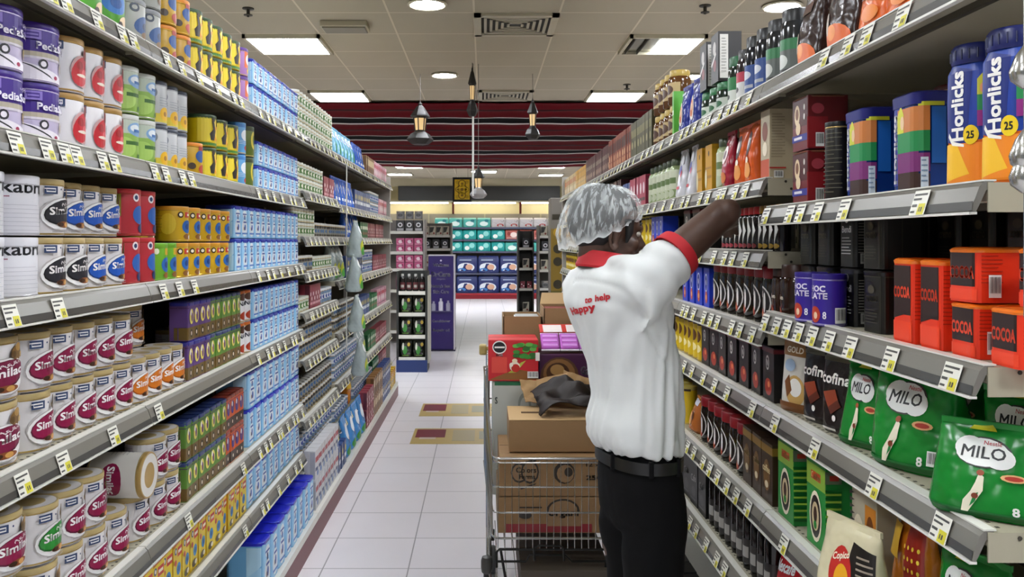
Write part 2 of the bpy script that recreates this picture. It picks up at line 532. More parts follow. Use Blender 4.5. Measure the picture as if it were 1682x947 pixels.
def shelf_unit(side, y0, top, label, ends=(False, False), tags='auto', length=1.0, near=True):
    """one shelf: deck, price rail along the aisle edge, brackets at both ends, tags in the rail. Local x runs along the shelf, -y is the aisle."""
    s = outward(side)
    xf = XL if side == 'L' else XR
    rz = PI / 2 if side == 'L' else -PI / 2
    yc = y0 + length / 2
    e = empty('gondola_shelf', (xf, yc, top), rz)
    hl = length / 2 - .002
    d = MB()
    d.box(-hl, 0.012, -.028, hl, DEPTH, 0, steel)
    d.box(-hl, 0.05, -.04, hl, .062, -.026, steel_in)
    if near:
        k = -hl + .02
        while k < hl - .02:
            d.box(k, .028, -.002, k + .006, .034, .0006, dark_metal); k += .025
    d.build('deck', e)
    r = MB()
    prof = [(0.012, 0.002), (-0.002, 0.002), (-0.010, -0.006), (-0.019, -0.030), (-0.022, -0.044), (-0.016, -0.046), (-0.010, -0.034), (0.0, -0.012), (.012, -0.010)]
    r.extrude([(p[0], p[1]) for p in prof], rail_m, 'x', -hl, hl)
    r.add([(-hl, -.0205, -.029), (hl, -.0205, -.029), (hl, -.0226, -.0435), (-hl, -.0226, -.0435)], [(0, 1, 2, 3)], rail_d)
    r.box(-hl, -.026, -.0495, hl, -.014, -.0455, rail_w)
    r.box(-hl, -.004, .0018, hl, .016, .0045, rail_w)
    r.build('price_rail', e)
    for q, on in ((-1, ends[0]), (1, ends[1])):
        b = MB()
        x = q * (hl + .001)
        pl = [(.002, .0), (.43, .0), (.45, -.02), (.45, -.06), (.25, -.046), (.002, -.046)] if on else [(.03, -.03), (.43, -.03), (.45, -.06), (.25, -.045), (.03, -.036)]
        b.extrude(pl, steel, 'x', x - .0015, x + .0015)
        if on:
            xo = x + q * .0022
            for (yy, zz) in ((.05, -.008), (.065, -.028), (.2, -.012), (.215, -.03)):
                b.lathe([(.0035, 0), (.0035, q * .0012)], dark_metal, 10, (xo, yy, zz), 'x')
            b.box(min(xo - .001, xo), .09, -.016, max(xo, xo + .001), .42, -.011, steel_in)
        b.build('bracket', e)
    if tags:
        if tags == 'auto':
            n = random.randint(6, 9)
            tags = sorted(-hl + .04 + (length - .08) * (k + random.uniform(.2, .8)) / n for k in range(n))
        else:
            tags = [(t - yc) * (1 if side == 'L' else -1) for t in tags]
        for t in tags:
            if abs(t) < hl - .02:
                link('price_tag', TAGS[1 if near else 0], e, (t, -.0005, 0))
    tag(e, label, 'shelf', ('baby milk' if side == 'L' else 'coffee') + ' gondola shelves')
    return e
LY = lambda x: 1375 * .93 / (795.0 - x)      # photo column -> distance along the rail
RY = lambda x: 1375 * .775 / (x - 795.0)
LEFT_NEAR = [2.075, 1.745, 1.41, 1.075, .69, .445]
LEFT_B4 = [2.075, 1.785, 1.55, 1.365, 1.155, .91, .60, .33]
LEFT_FAR = [2.075, 1.76, 1.55, 1.27, .94, .62, .36]
RIGHT_B1 = [1.96, 1.62, 1.335, 1.08, .79, .52]
RIGHT_N = [1.96, 1.70, 1.50, 1.29, 1.08, .79, .52]
RIGHT_FAR = [1.96, 1.70, 1.48, 1.26, 1.02, .77, .50]
def levels(side, bay):
    if side == 'L':
        return LEFT_NEAR if bay < 3 else LEFT_B4 if bay == 3 else LEFT_FAR
    return RIGHT_B1 if bay == 0 else RIGHT_N if bay < 3 else RIGHT_FAR
TAGX = {('L', 1): [10, 62, 92, 112, 156, 176, 232, 243, 262, 290, 305], ('L', 2): [2, 82, 258, 285, 310], ('L', 3): [22, 90, 174, 250],
        ('L', 4): [300, 392], ('L', 5): [310, 395],
        ('R', 1): None, ('R1', 1): [1270, 1310, 1328, 1357, 1402, 1530], ('R1', 2): [1268, 1288, 1305, 1325, 1348, 1376, 1412, 1480, 1582],
        ('R1', 3): [1285, 1352, 1452, 1565], ('R1', 4): [1300], ('R1', 0): [1368, 1408, 1440, 1500]}
BAYW = ['nearest', 'second', 'third', 'fourth', 'fifth', 'sixth', 'seventh']
for side in 'LR':
    xf = XL if side == 'L' else XR
    word = 'baby milk' if side == 'L' else 'coffee'
    for bay in range(7):
        y0 = 1.29 + bay
        if side == 'L' and bay == 0: y0 = 1.29
        lv = levels(side, bay)
        for k, top in enumerate(lv):
            tg = 'auto'
            if bay == 0 and side == 'R' and ('R1', k) in TAGX: tg = [RY(x) for x in TAGX[('R1', k)]]
            if side == 'L' and bay < 2 and ('L', k) in TAGX: tg = [LY(x) for x in TAGX[('L', k)]]
            ends = [False, False]
            if side == 'R' and bay == 0: ends = [False, True]         # local +x is towards the camera on this side
            if side == 'R' and bay == 1 and top not in RIGHT_B1: ends = [False, True]
            if side == 'L' and bay == 0: ends = [True, False]
            shelf_unit(side, y0, top, 'grey steel shelf with price rail, %s down, %s bay of the %s gondola' % (nth(k), BAYW[bay], word), ends, tg, near=bay < 2)
        # frame of the bay: back panel, upright, plinth
        s = -1 if side == 'L' else 1
        e = empty('shelving_bay', (xf, y0, 0))
        b = MB(); b.box(min(s * .458, s * .475), 0.012, .10, max(s * .458, s * .475), .988, 2.12, steel_in); b.build('back_panel', e)
        u = MB(); u.box(min(s * .453, s * .48), -.012, 0, max(s * .453, s * .48), .012, 2.14, steel)
        for q in range(34):
            u.box(min(s * .4515, s * .4532), -.003, .2 + q * .055, max(s * .4515, s * .4532), .003, .225 + q * .055, dark_metal)
        u.build('upright', e)
        bx = .08 if side == 'L' else -.08
        e2 = empty('plinth_shelf', (xf, y0, 0))
        b = MB(); b.box(min(bx, s * .45), .002, .10, max(bx, s * .45), .998, .135, rail_w)
        b.build('base_deck', e2)
        b = MB(); b.box(min(bx - .0, bx + s * .02), .0, .0, max(bx, bx + s * .02), 1.0, .10, mat('#651b24', 0.4)); b.build('kick_plate', e2)
        tag(e2, 'white base shelf on a dark red kick plate, %s bay of the %s gondola' % (BAYW[bay], word), 'base shelf', word + ' gondola bases')
        tag(e, 'dark back panel and slotted steel upright, %s bay of the %s gondola' % (BAYW[bay], word), 'shelving frame', word + ' gondola frames')
    # far end panel
    e = MB(); a, b = (xf, xf - .475) if side == 'L' else (xf, xf + .475)
    e.box(min(a, b), 8.295, 0, max(a, b), 8.325, 2.16, mat('#a9a6a0', 0.4), .004)
    o = e.build('end_panel'); tag(o, 'tall grey end panel closing the far end of the %s gondola' % word, 'end panel')
    o.name = 'gondola_end_board'
# ------------------------------------------------------------------ pack kinds: each is built once with its parts, then copied
class Pack:
    def __init__(self, name, cat, desc, w, d, h, root, parts=()):
        self.name, self.cat, self.desc, self.w, self.d, self.h, self.root, self.parts = name, cat, desc, w, d, h, root, parts
PLACED = []
def put(pk, x, y, z, rz, where, layer='', desc=None, tilt=None, key=None):
    o = link(pk.name, pk.root, None, (x, y, z), rz)
    if tilt: o.rotation_euler = (tilt[0], tilt[1], rz)
    for nm, me in pk.parts:
        link(nm, me, o)
    o['category'] = pk.cat
    PLACED.append((o, desc or pk.desc, where, layer, y if key is None else key))
    return o

def A_LOGO(u, v, s=.12, col='#2c3f66', asp=.9, bg='#e4e2e2'):
    """rounded letter-a mark"""
    k = s * asp * .5
    return [('r', col, u - s, v - k, u + s, v + k), ('r', bg, u - s * .72, v - k * .55, u + s * .68, v + k * .55),
            ('r', col, u - s * .95, v - k * .2, u + s * .6, v + k * .2), ('r', bg, u - s * 1.01, v + k * .25, u - s * .70, v + k * .5)]
def barcode(u, v, w, h, bg='#f2f2ee'):
    out = [('r', bg, u, v, u + w, v + h)]; n = 9
    for k in range(n):
        out.append(('r', '#222222', u + w * (.08 + .84 * k / n), v + h * .2, u + w * (.08 + .84 * k / n + (.05 if k % 3 else .028)), v + h * .92))
    return out
def lines(u0, v0, u1, n, dv, col='#8a8a90', th=.010):
    return [('r', col, u0, v0 - k * dv, u0 + (u1 - u0) * (1 if k % 3 else .8), v0 - k * dv + th) for k in range(n)]

def tin(desc, r, h, body, art, lid, rim='#b59a5e', lid_h=.012, name='formula_tin', cat='tin', lidr=1.02, band=None):
    sh = Shape('round', [(0, r * .985, r * .985), (.003, r, r), (h - .006, r, r), (h - .003, r * .985, r * .985), (h, r * .97, r * .97)])
    mb = MB(); sh.body(mb, mat(body, .32)); 
    for z in (.0015, h - lid_h - .003):
        mb.lathe([(r * 1.0, z), (r * 1.018, z + .001), (r * 1.018, z + .003), (r, z + .004)], mat(rim, .3, .5), 28)
    root = mb.mesh(name)
    l = MB(); R = r * lidr
    l.lathe([(R * .99, h - lid_h), (R, h - lid_h + .002), (R, h - .002), (R * .985, h), (R * .93, h + .0002), (R * .9, h - .0004), (.001, h + .0006)], mat(lid, .35), 30)
    parts = [('lid', l.mesh('lid'))]
    parts.append(('label', sh.art(art)))
    return Pack(name, cat, desc, 2 * r, 2 * r, h, root, parts)

def boxy(desc, w, d, h, body, art, name='carton', cat='box', cr=.04, lid=None, lid_h=.014, taper=1.0, rough=.4):
    sh = Shape('box', [(0, w / 2, d / 2), (h, w / 2 * taper, d / 2 * taper)], cr=cr)
    mb = MB(); sh.body(mb, mat(body, rough), smooth=False); root = mb.mesh(name)
    parts = []
    if lid:
        l = MB(); W_, D_ = w / 2 * taper, d / 2 * taper
        ls = Shape('round', [(h - lid_h, W_ + .002, D_ + .002), (h - .002, W_ + .003, D_ + .003), (h + .001, W_, D_), (h + .003, W_ * .9, D_ * .9), (h + .0012, W_ * .84, D_ * .84)], n=6)
        ls.body(l, mat(lid, .3), smooth=True); parts.append(('lid', l.mesh('lid')))
    if art: parts.append(('label', sh.art(art)))
    return Pack(name, cat, desc, w, d, h, root, parts)

def jar(desc, r, h, body, art, lid, name='glass_jar', cat='jar', neck=.72, lid_h=.03, lid_r=.8, rough=.12, rows=None, lname='lid'):
    rows = rows or [(0, r * .9, r * .9), (.006, r, r), (h * .72, r, r), (h * .8, r * .93, r * .93), (h * .86, r * neck, r * neck), (h - lid_h * .5, r * neck, r * neck)]
    sh = Shape('round', rows); sh.h = rows[-1][0]
    mb = MB(); sh.body(mb, mat(body, rough)); root = mb.mesh(name)
    l = MB(); R = r * lid_r
    l.lathe([(R, h - lid_h), (R * 1.02, h - lid_h + .004), (R * 1.02, h - .004), (R * .96, h), (.001, h)], mat(lid, .35), 26)
    return Pack(name, cat, desc, 2 * r, 2 * r, h, root, [(lname, l.mesh(lname)), ('label', sh.art(art))])

def pouch(desc, w, d, h, body, art, name='pouch', cat='pouch', seal=None, taper=0.0, plump=1.0, rough=.25, crumple=.004, topn=2.2, flat_top=True):
    H = h
    rows = [(0, w / 2 * .93, d / 2 * .82), (.008, w / 2 * .97, d / 2 * .95)]
    for t in (.08, .16, .24, .32, .40, .48, .56, .64, .72, .80, .86, .91):
        rows.append((H * t, w / 2 * (1 - .03 * math.sin(t * PI)), d / 2 * (plump * (1 - t ** 2.2) + .05)))
    rows += [(H * .945, w / 2 * .98, .004), (H, w / 2 * .98, .0025)]
    rows = [(z, W * (1 - taper * z / H), D) for z, W, D in rows]
    sh = Shape('round', rows, n=2.8)
    mb = MB(); sh.body(mb, mat(body, rough, var=1.0))
    rnd = random.Random(hash(desc) % 1000 if False else len(desc) * 13)
    ph = [rnd.uniform(0, 6) for _ in range(4)]
    def wob(p):
        x, y, z = p
        k = crumple * (math.sin(20 * z + 26 * x + ph[0]) + math.sin(30 * x - 26 * z + ph[1]) * .6)
        return (x + k * .4, y + k * (1 if abs(y) > .006 else .5), z)
    mb.v = [wob(p) for p in mb.v]
    root = mb.mesh(name)
    oP = sh.P
    sh.P = lambda u, v, off=0.0: wob(oP(u, v, off + .0009))
    parts = [('label', sh.art(art))]
    s = MB(); s.box(-w / 2 * .99 * (1 - taper), -.0035, H * .95, w / 2 * .99 * (1 - taper), .0035, H + .002, mat(seal or body, .4)); s.v = [wob(p) for p in s.v]
    parts.append(('top_seal', s.mesh('top_seal')))
    return Pack(name, cat, desc, w, d, h, root, parts)

# ---- baby milk side
def similac(desc, col, dark, r=.0565, h=.126, word='Similac', big=False, arab=True):
    art = [('r', '#d9cfd6', -1.9, .05, -.75, .92), ('p', '#e6e4e4', [(-1.2, .9), (-.75, .9), (-.75, .1), (-.95, .1)])]
    art += barcode(-1.35, .1, .28, .22) + lines(-1.8, .8, -1.0, 9, .07, '#a59aa8', .012)
    art += [('e', '#b9b4b2', .02, .38, .62, .30), ('e', '#f0efee', .02, .385, .6, .285, .03),
            ('e', '#7a5a2c', .30, .74, .16, .12), ('e', '#b08a4a', .34, .83, .09, .07), ('e', '#5e4626', .2, .72, .07, .06), ('e', '#c9a765', .45, .7, .07, .05),
            ('e', dark, .0, .42, .52, .22, .06), ('e', col, .0, .43, .49, .20, .06),
            ('e', '#8a4f2a', .05, .20, .26, .055), ('e', '#cf9b55', .12, .2, .09, .045), ('e', '#3d2413', -.1, .2, .1, .04)]
    art += [('t', '#f7f4f2', word, -.40, .36, .42, .50, .05, .04)]
    if arab: art += [('t', '#f7f4f2', 'ميلاك', -.08, .52, .36, .60, .03, .03)]
    art += A_LOGO(-.36, .80, .15)
    art += [('e', '#2c3f66', -.12, .82, .018, .018)] + lines(-.35, .11, .35, 2, .045, '#9b9799', .010)
    return tin(desc, r, h, '#dddada', art, '#bda873', name='formula_tin')
P = {}
P['sim_crimson'] = similac('white tin with crimson oval', '#8c1545', '#5d0e30')
P['sim_blue'] = similac('white tin with royal blue oval', '#1c55b4', '#143a7c')
P['sim_black'] = similac('white tin with black oval', '#23242b', '#0c0c10')
P['sim_orange'] = similac('white tin with orange oval', '#cf7420', '#a35312')
P['sim_green'] = similac('white tin with green oval', '#2f8a35', '#1b5c22')
P['sim_big_crimson'] = similac('wide white tin with crimson oval', '#7c1640', '#4f0d2a', .078, .128)
P['sim_big_blue'] = similac('wide white tin with blue oval', '#1b63b5', '#113c78', .075, .15)
P['sim_red'] = tin('white gold-lidded tin with red swirl', .0565, .128, '#e3e1e4',
    [('e', '#8e2330', -1.42, .86, .10, .04), ('e', '#8e2330', -1.42, .70, .10, .04)] + barcode(-1.62, .08, .3, .22) + lines(-1.9, .5, -1.2, 3, .05)
    + [('e', '#c9a0a0', .02, .40, .40, .30), ('e', '#c41f2c', .0, .40, .36, .27, .08), ('e', '#e8626a', .1, .36, .14, .09), ('e', '#a3161f', -.1, .5, .12, .08), ('e', '#7a2018', .12, .72, .10, .11), ('e', '#f0e0d0', -.02, .32, .2, .03)]
    + A_LOGO(-.72, .82, .17) + [('e', '#6e1a24', .3, .5, .08, .1)], '#b08a4c', rim='#a8874c')
def pedia(desc, body_lo='#c9bfdc'):
    art = [('r', '#3d1f86', -1.98, .50, 2, .995), ('r', '#2c1468', -1.98, .93, 2, .995), ('r', '#b9b09c', -1.98, .40, 2, .50), ('r', '#d8d2dd', -1.98, .38, 2, .42),
           ('p', '#efeaf4', [(-1.3, .02), (.9, .02), (.9, .10), (.2, .14), (-.7, .30), (-1.3, .36)]),
           ('p', '#2b2b33', [(-.95, .33), (-.6, .26), (-.2, .12), (-.1, .06), (-.22, .10), (-.62, .24)]),
           ('e', '#2b2b33', -.35, .30, .11, .085), ('e', '#ece8f2', -.35, .30, .065, .05), ('e', '#a12450', -.02, .10, .06, .035), ('e', '#b89a4c', .3, .3, .12, .1)]
    art += barcode(-1.75, .18, .26, .18) + A_LOGO(-.58, .78, .17, '#8c78c8', .9, '#3d1f86')
    art += [('t', '#f4f0fa', 'PediaSure', -.52, .54, .42, .67, 0, .04), ('t', '#d9d0ee', 'بيدياشور', .0, .70, .45, .80)]
    return tin(desc, .062, .128, body_lo, art, '#3a1c80', rim='#b9aed0', lid_h=.014)
P['pedia'] = pedia('purple-topped lilac tin')
P['kabrita'] = tin('tall plain white tin lettered in black', .062, .126, '#e4e4ea',
    [('t', '#25262c', 'kabrita', -.78, .70, .60, .92, 0, .02), ('r', '#8c2f52', -1.0, .635, -.62, .65)] + lines(-.9, .5, .3, 7, .07, '#c3c3cc', .008), '#e6e6ec', rim='#c9c9d0', lid_h=.018)
P['green_tin'] = tin('pale green tin with silver top', .05, .128, '#8fb552',
    [('r', '#b9c4b4', -2, .60, 2, .99), ('e', '#7fa6d0', .0, .70, .45, .15), ('e', '#dfe6ea', -.1, .72, .25, .08), ('e', '#a9cc66', -.6, .3, .5, .22), ('r', '#3d6b2c', -.5, .36, .1, .44), ('e', '#4b7a3a', .1, .12, .12, .06), ('r', '#3b6fb0', -.2, .64, .3, .70)]
    + lines(-1.6, .5, -1.0, 5, .07, '#6f9a3c'), '#cfd2cc', rim='#b0b4a8')
P['grey_yellow_tin'] = tin('silver tin with yellow daisies', .049, .128, '#c6c8ca',
    [('r', '#d8c23a', -1.2, .02, .8, .24), ('e', '#e8b51e', -.1, .24, .28, .16), ('e', '#a8741c', -.1, .24, .1, .06), ('e', '#7f8790', -.7, .72, .22, .12), ('e', '#dfe2e6', -.7, .72, .13, .07), ('e', '#23252b', -1.1, .85, .06, .035), ('e', '#23252b', -1.1, .68, .06, .035)] + lines(-.4, .6, .5, 4, .06, '#8b93a0'),
    '#3a4150', rim='#a9abb0')
P['gold_mascot_tin'] = tin('yellow tin with a blue flower', .0525, .112, '#d2a91e',
    [('r', '#c33a30', -.2, .68, .62, .84), ('r', '#f6efe2', -.05, .73, .45, .79), ('e', '#2b68b4', -.05, .42, .30, .19), ('e', '#18407e', -.05, .42, .14, .09), ('e', '#2b68b4', .2, .52, .12, .08), ('e', '#8a5a24', -.1, .14, .2, .08), ('e', '#efe6d2', .2, .12, .2, .07), ('e', '#e3c436', -.9, .5, .3, .3), ('e', '#3a2a16', -.42, .76, .12, .09), ('e', '#f1e8cf', -.42, .76, .07, .05)]
    + lines(-1.8, .8, -1.1, 8, .08, '#8f7414'), '#d89a2a', rim='#c9a23c')
P['green_mascot_tin'] = tin('lime green tin with a blue flower', .0525, .112, '#6fae2c',
    [('r', '#d8b22c', -.1, .68, .62, .86), ('r', '#c33a30', .1, .7, .62, .82), ('e', '#2b68b4', .0, .42, .30, .2), ('e', '#18407e', .0, .42, .14, .09), ('e', '#8a5a24', .0, .14, .2, .08), ('e', '#e6f0d0', -.5, .78, .1, .08)] + lines(-1.8, .8, -1.1, 8, .08, '#4c8a1c'), '#6fae2c', rim='#7db33a')
P['red_mascot_tin'] = tin('red tin with olive panel and blue mark', .0495, .128, '#b8303a',
    [('r', '#8a8a32', -1.9, .42, -.75, .95), ('p', '#d84a52', [(-1.9, .05), (-.75, .05), (-.75, .4), (-1.4, .3)]), ('e', '#2f63b0', .0, .45, .35, .2), ('e', '#e9dfe0', -.2, .82, .14, .09), ('e', '#2b3f66', -.2, .82, .08, .05), ('e', '#1f2f60', .1, .16, .22, .1)], '#c8343a', rim='#b04038')
P['blue_mascot_tin'] = tin('blue and red tin with a flower mark', .06, .122, '#3b74bd',
    [('e', '#7fb2e0', -.9, .45, .35, .25), ('r', '#c04048', -.1, .05, .7, .9), ('e', '#3f86cc', .05, .45, .35, .2), ('e', '#e8e2e6', -.1, .82, .13, .08), ('e', '#e6c9d0', -.6, .16, .2, .12), ('e', '#1f3f8a', -1.3, .5, .2, .2)], '#3a63b0', rim='#5c7fb8')
def yellow_tin(desc, lid, band):
    return tin(desc, .056, .112, '#e0c416',
    [('r', band, -2, .02, 2, .12), ('r', '#f0d93a', -.9, .15, -.3, .9), ('e', '#e9a018', .12, .42, .34, .24), ('e', '#f3ce20', .12, .42, .22, .15), ('e', '#c43a20', .3, .76, .16, .1), ('p', '#2c2620', [(-.35, .2), (-.15, .2), (-.05, .5), (-.18, .82), (-.3, .8), (-.22, .55), (-.4, .4)]), ('e', '#3a2a20', -.2, .85, .1, .07), ('e', '#8a2c1c', .5, .2, .12, .1)] + lines(-1.8, .8, -1.2, 7, .08, '#a8900c'), lid, rim='#9aa040')
P['yellow_tin'] = yellow_tin('yellow tin with dark cap line', '#2e4a2a', '#3c7a2c')
P['gold_tin'] = tin('golden-brown tin with orange lid', .0555, .112, '#c49a1c',
    [('e', '#1e4f94', -.05, .60, .3, .18), ('e', '#2a2018', .25, .8, .14, .1), ('e', '#b03a22', .1, .22, .3, .14), ('e', '#efe0c4', .3, .2, .14, .1), ('r', '#a33024', -.2, .78, .5, .9), ('e', '#3b2c1c', -.5, .3, .16, .1)] + lines(-1.8, .8, -1.1, 7, .08, '#7c600e'), '#e08a28', rim='#b98f2c')
P['green_cartoon_tin'] = tin('bright green tin with a blue ball', .062, .125, '#4f9e2c',
    [('e', '#2a72c0', -.25, .62, .42, .24), ('e', '#164e94', -.25, .62, .2, .12), ('e', '#e6c8a0', .15, .25, .3, .14), ('e', '#3a2a20', -.1, .18, .1, .08), ('r', '#e2b22c', -1.2, .85, .5, .99)] + lines(-1.8, .8, -1.1, 7, .08, '#347a1c'), '#6aae3a', rim='#5a8a3c')
P['grey_bear_tin'] = tin('grey tin with a navy drop mark', .062, .125, '#a9aba6',
    [('e', '#24508c', .0, .45, .42, .2, .06), ('e', '#15315a', .1, .42, .2, .1), ('e', '#7a5a34', .1, .22, .25, .09), ('e', '#3b4556', -.4, .8, .16, .1), ('e', '#a9aba6', -.4, .8, .09, .05)], '#8f9298', rim='#83857f')
P['purple_orange_tin'] = tin('lilac and orange tin', .05, .112, '#a878b8',
    [('r', '#d9682c', -.3, .3, 1, .9), ('e', '#f0e4ea', .1, .6, .3, .2), ('r', '#5a2c80', -2, .88, 2, .99), ('e', '#e6c43a', .1, .2, .2, .1)], '#5a3a8c')
P['sky_tin'] = tin('narrow light blue tin', .042, .125, '#62a6dc', [('e', '#e8f0f6', .0, .6, .4, .18), ('e', '#b8303a', .05, .2, .18, .08), ('r', '#3c7ec4', -2, .85, 2, .98)] + lines(-.6, .42, .6, 3, .05, '#dfeaf4'), '#4b96d4')
P['olive_tin'] = tin('narrow olive tin with yellow swirl', .042, .125, '#5c6e22', [('e', '#d8c63a', .0, .55, .3, .3), ('e', '#5c6e22', .05, .55, .18, .18), ('r', '#2e3a14', -2, .85, 2, .98)], '#3a4a1c')

def tub(desc, w=.085, d=.115, h=.125, front='#e6edf4', body='#74b4e4', lid='#2438a8', big=False):
    art = [('r', '#a4d2f2', -1.9, .05, -1.05, .5), ('p', '#b5dcf4', [(-1.9, .9), (-1.05, .9), (-1.05, .55), (-1.9, .3)]),
           ('r', '#9accee', -.98, .03, .98, .95), ('e', front, .0, .32, .7, .28), ('e', front, .0, .76, .5, .12), ('t', '#1e3f96', '1', -.14, .58, .14, .72, 0, .06), ('r', '#23449e', -.5, .74, .5, .78),
           ('e', '#2a58b0', .1, .34, .2, .1), ('e', '#6a4a3a', -.15, .30, .12, .06), ('r', '#3f76c4', -.7, .12, .7, .17), ('r', '#27489c', -.4, .48, .4, .53)]
    return boxy(desc, w, d, h, body, art, 'milk_powder_tub', 'tub', cr=.3, lid=lid)
P['tub'] = tub('light blue tub with navy lid')
P['tub_small'] = tub('small light blue tub with navy lid', h=.10)
P['tub_big'] = tub('large light blue tub with cobalt lid', .105, .135, .15, lid='#1c2cc4')
P['tub_base'] = tub('tall light blue tub with cobalt lid', .108, .15, .2, lid='#1a24b4')
def babyjar(desc, top, bot, lid):
    return boxy(desc, .062, .062, .125, top, [('r', bot, -2, .02, 5.9, .34), ('e', '#2a1a12', .0, .18, .34, .11), ('e', '#e8dcc4', .0, .18, .16, .055), ('e', '#e0d060' if top != '#cf5a22' else '#3a2a80', .0, .62, .6, .2), ('e', '#6a3a70', .15, .6, .25, .12), ('e', '#ece8e2', -.2, .72, .2, .08), ('r', '#4b2c5c', -2, .84, 5.9, .86)], 'puree_box', 'box', cr=.12, lid=lid, lid_h=.012)
P['jar_purple'] = babyjar('small purple pack with brown base', '#5d3f7c', '#6e5726', '#2c2c8c')
P['jar_green'] = babyjar('small leaf green pack with brown base', '#5d8a32', '#6a5020', '#2c3c70')
P['jar_orange'] = babyjar('small orange pack with dark brown base', '#cf5a22', '#3c2a20', '#8a3a28')
P['an_tin'] = tin('white tin lettered in blue with brown drawing', .048, .125, '#dfe0e2', [('t', '#2a2f40', 'NAN', -.45, .52, .45, .66, 0, .05), ('e', '#a8361c', .1, .2, .5, .14), ('e', '#4a2c20', -.1, .8, .4, .12)], '#c8682a')
P['yellow_box'] = boxy('yellow cereal box with a red badge', .085, .05, .16, '#dfb81c',
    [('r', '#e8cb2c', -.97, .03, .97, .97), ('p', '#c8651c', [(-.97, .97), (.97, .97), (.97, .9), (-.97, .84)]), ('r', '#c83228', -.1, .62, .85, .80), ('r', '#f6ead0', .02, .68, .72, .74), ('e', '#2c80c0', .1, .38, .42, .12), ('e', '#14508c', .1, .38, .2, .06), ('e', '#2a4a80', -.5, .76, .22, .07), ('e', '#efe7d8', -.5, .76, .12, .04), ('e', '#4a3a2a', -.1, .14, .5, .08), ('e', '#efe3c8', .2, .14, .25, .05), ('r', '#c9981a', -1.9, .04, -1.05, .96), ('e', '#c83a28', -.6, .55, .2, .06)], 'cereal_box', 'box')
P['white_cup'] = tin('small white pot with green label', .035, .075, '#c9cfc0', [('r', '#587f46', -1.9, .25, 1.9, .62), ('e', '#e8ead8', .0, .44, .3, .14), ('e', '#2c4420', .5, .44, .14, .1)], '#dfe0d4', name='puree_pot', cat='pot', lid_h=.014)
P['dark_cup'] = tin('small glass pot with dark contents', .034, .085, '#4f4a40', [('r', '#8f8f88', -1.9, .22, 1.9, .62), ('e', '#3f6a9a', .0, .44, .4, .14), ('e', '#b5a44c', .5, .44, .14, .1), ('r', '#2a2a30', -1.9, .7, 1.9, .76)], '#d5d5d0', name='puree_pot', cat='pot', lid_h=.014)
P['blue_cup'] = tin('small steel-blue pot', .036, .09, '#6e87a4', [('r', '#d4dae0', -1.9, .3, 1.9, .62), ('e', '#27469a', .0, .46, .35, .14), ('e', '#ad3040', .5, .42, .14, .1)], '#e2e4e6', name='puree_pot', cat='pot', lid_h=.014)
P['diaper_blue'] = pouch('light blue bag with green cartoon', .15, .09, .2, '#79b8d8', [('e', '#e9f2f6', -.1, .72, .6, .13), ('e', '#3fa03c', .15, .3, .45, .2), ('e', '#1e5c24', .2, .32, .2, .1), ('r', '#2a5cae', -.8, .05, .8, .12), ('e', '#2a4cae', -.4, .7, .16, .05)], 'wipes_bag', 'bag')
P['blue_bag'] = pouch('cobalt bag with white print', .11, .07, .19, '#2a5fc0', [('e', '#e4ecf4', .0, .62, .55, .16), ('e', '#2a5fc0', .0, .62, .3, .07), ('r', '#dce6f0', -.7, .2, .7, .3), ('e', '#c8d83c', .3, .4, .2, .08)], 'wipes_bag', 'bag')
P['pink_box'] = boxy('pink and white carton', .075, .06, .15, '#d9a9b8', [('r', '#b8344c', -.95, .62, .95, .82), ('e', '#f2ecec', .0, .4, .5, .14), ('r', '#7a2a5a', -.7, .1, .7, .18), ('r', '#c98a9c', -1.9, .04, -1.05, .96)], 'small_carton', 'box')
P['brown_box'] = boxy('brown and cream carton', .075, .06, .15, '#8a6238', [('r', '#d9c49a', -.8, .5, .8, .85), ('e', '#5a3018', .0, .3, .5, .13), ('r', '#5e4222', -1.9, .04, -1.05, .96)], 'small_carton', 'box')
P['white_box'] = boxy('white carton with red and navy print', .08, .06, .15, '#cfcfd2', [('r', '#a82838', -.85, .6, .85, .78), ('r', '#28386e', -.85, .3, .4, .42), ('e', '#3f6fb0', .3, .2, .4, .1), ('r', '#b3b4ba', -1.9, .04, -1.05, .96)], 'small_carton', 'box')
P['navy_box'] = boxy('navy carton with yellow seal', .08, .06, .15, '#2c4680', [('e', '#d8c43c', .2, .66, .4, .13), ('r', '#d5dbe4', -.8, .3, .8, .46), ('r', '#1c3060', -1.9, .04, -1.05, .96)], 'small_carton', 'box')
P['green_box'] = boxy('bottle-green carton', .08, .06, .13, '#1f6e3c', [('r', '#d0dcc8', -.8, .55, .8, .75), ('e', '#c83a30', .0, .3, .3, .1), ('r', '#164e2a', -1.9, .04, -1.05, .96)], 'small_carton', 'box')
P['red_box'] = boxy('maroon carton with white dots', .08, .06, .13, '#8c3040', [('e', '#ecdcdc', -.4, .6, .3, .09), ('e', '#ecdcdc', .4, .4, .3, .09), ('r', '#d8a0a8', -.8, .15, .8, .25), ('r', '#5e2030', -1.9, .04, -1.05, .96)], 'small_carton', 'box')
P['yellow_green_bag'] = pouch('clear bag of yellow and green toys', .15, .1, .24, '#a9b6b6', [('e', '#c8d038', -.1, .3, .6, .18), ('e', '#3c9c34', .1, .18, .6, .12), ('e', '#dfe5e6', .0, .75, .6, .12), ('e', '#2a4f8c', .3, .42, .3, .08)], 'toy_bag', 'bag')
P['blue_green_bag'] = pouch('blue-white bag with green foot', .17, .1, .26, '#4a8fd0', [('e', '#e2ecf4', -.1, .62, .6, .18), ('e', '#2c8c34', .0, .16, .75, .13), ('e', '#1c3c8c', .2, .42, .4, .08), ('e', '#eef2f4', .3, .74, .25, .07)], 'toy_bag', 'bag')
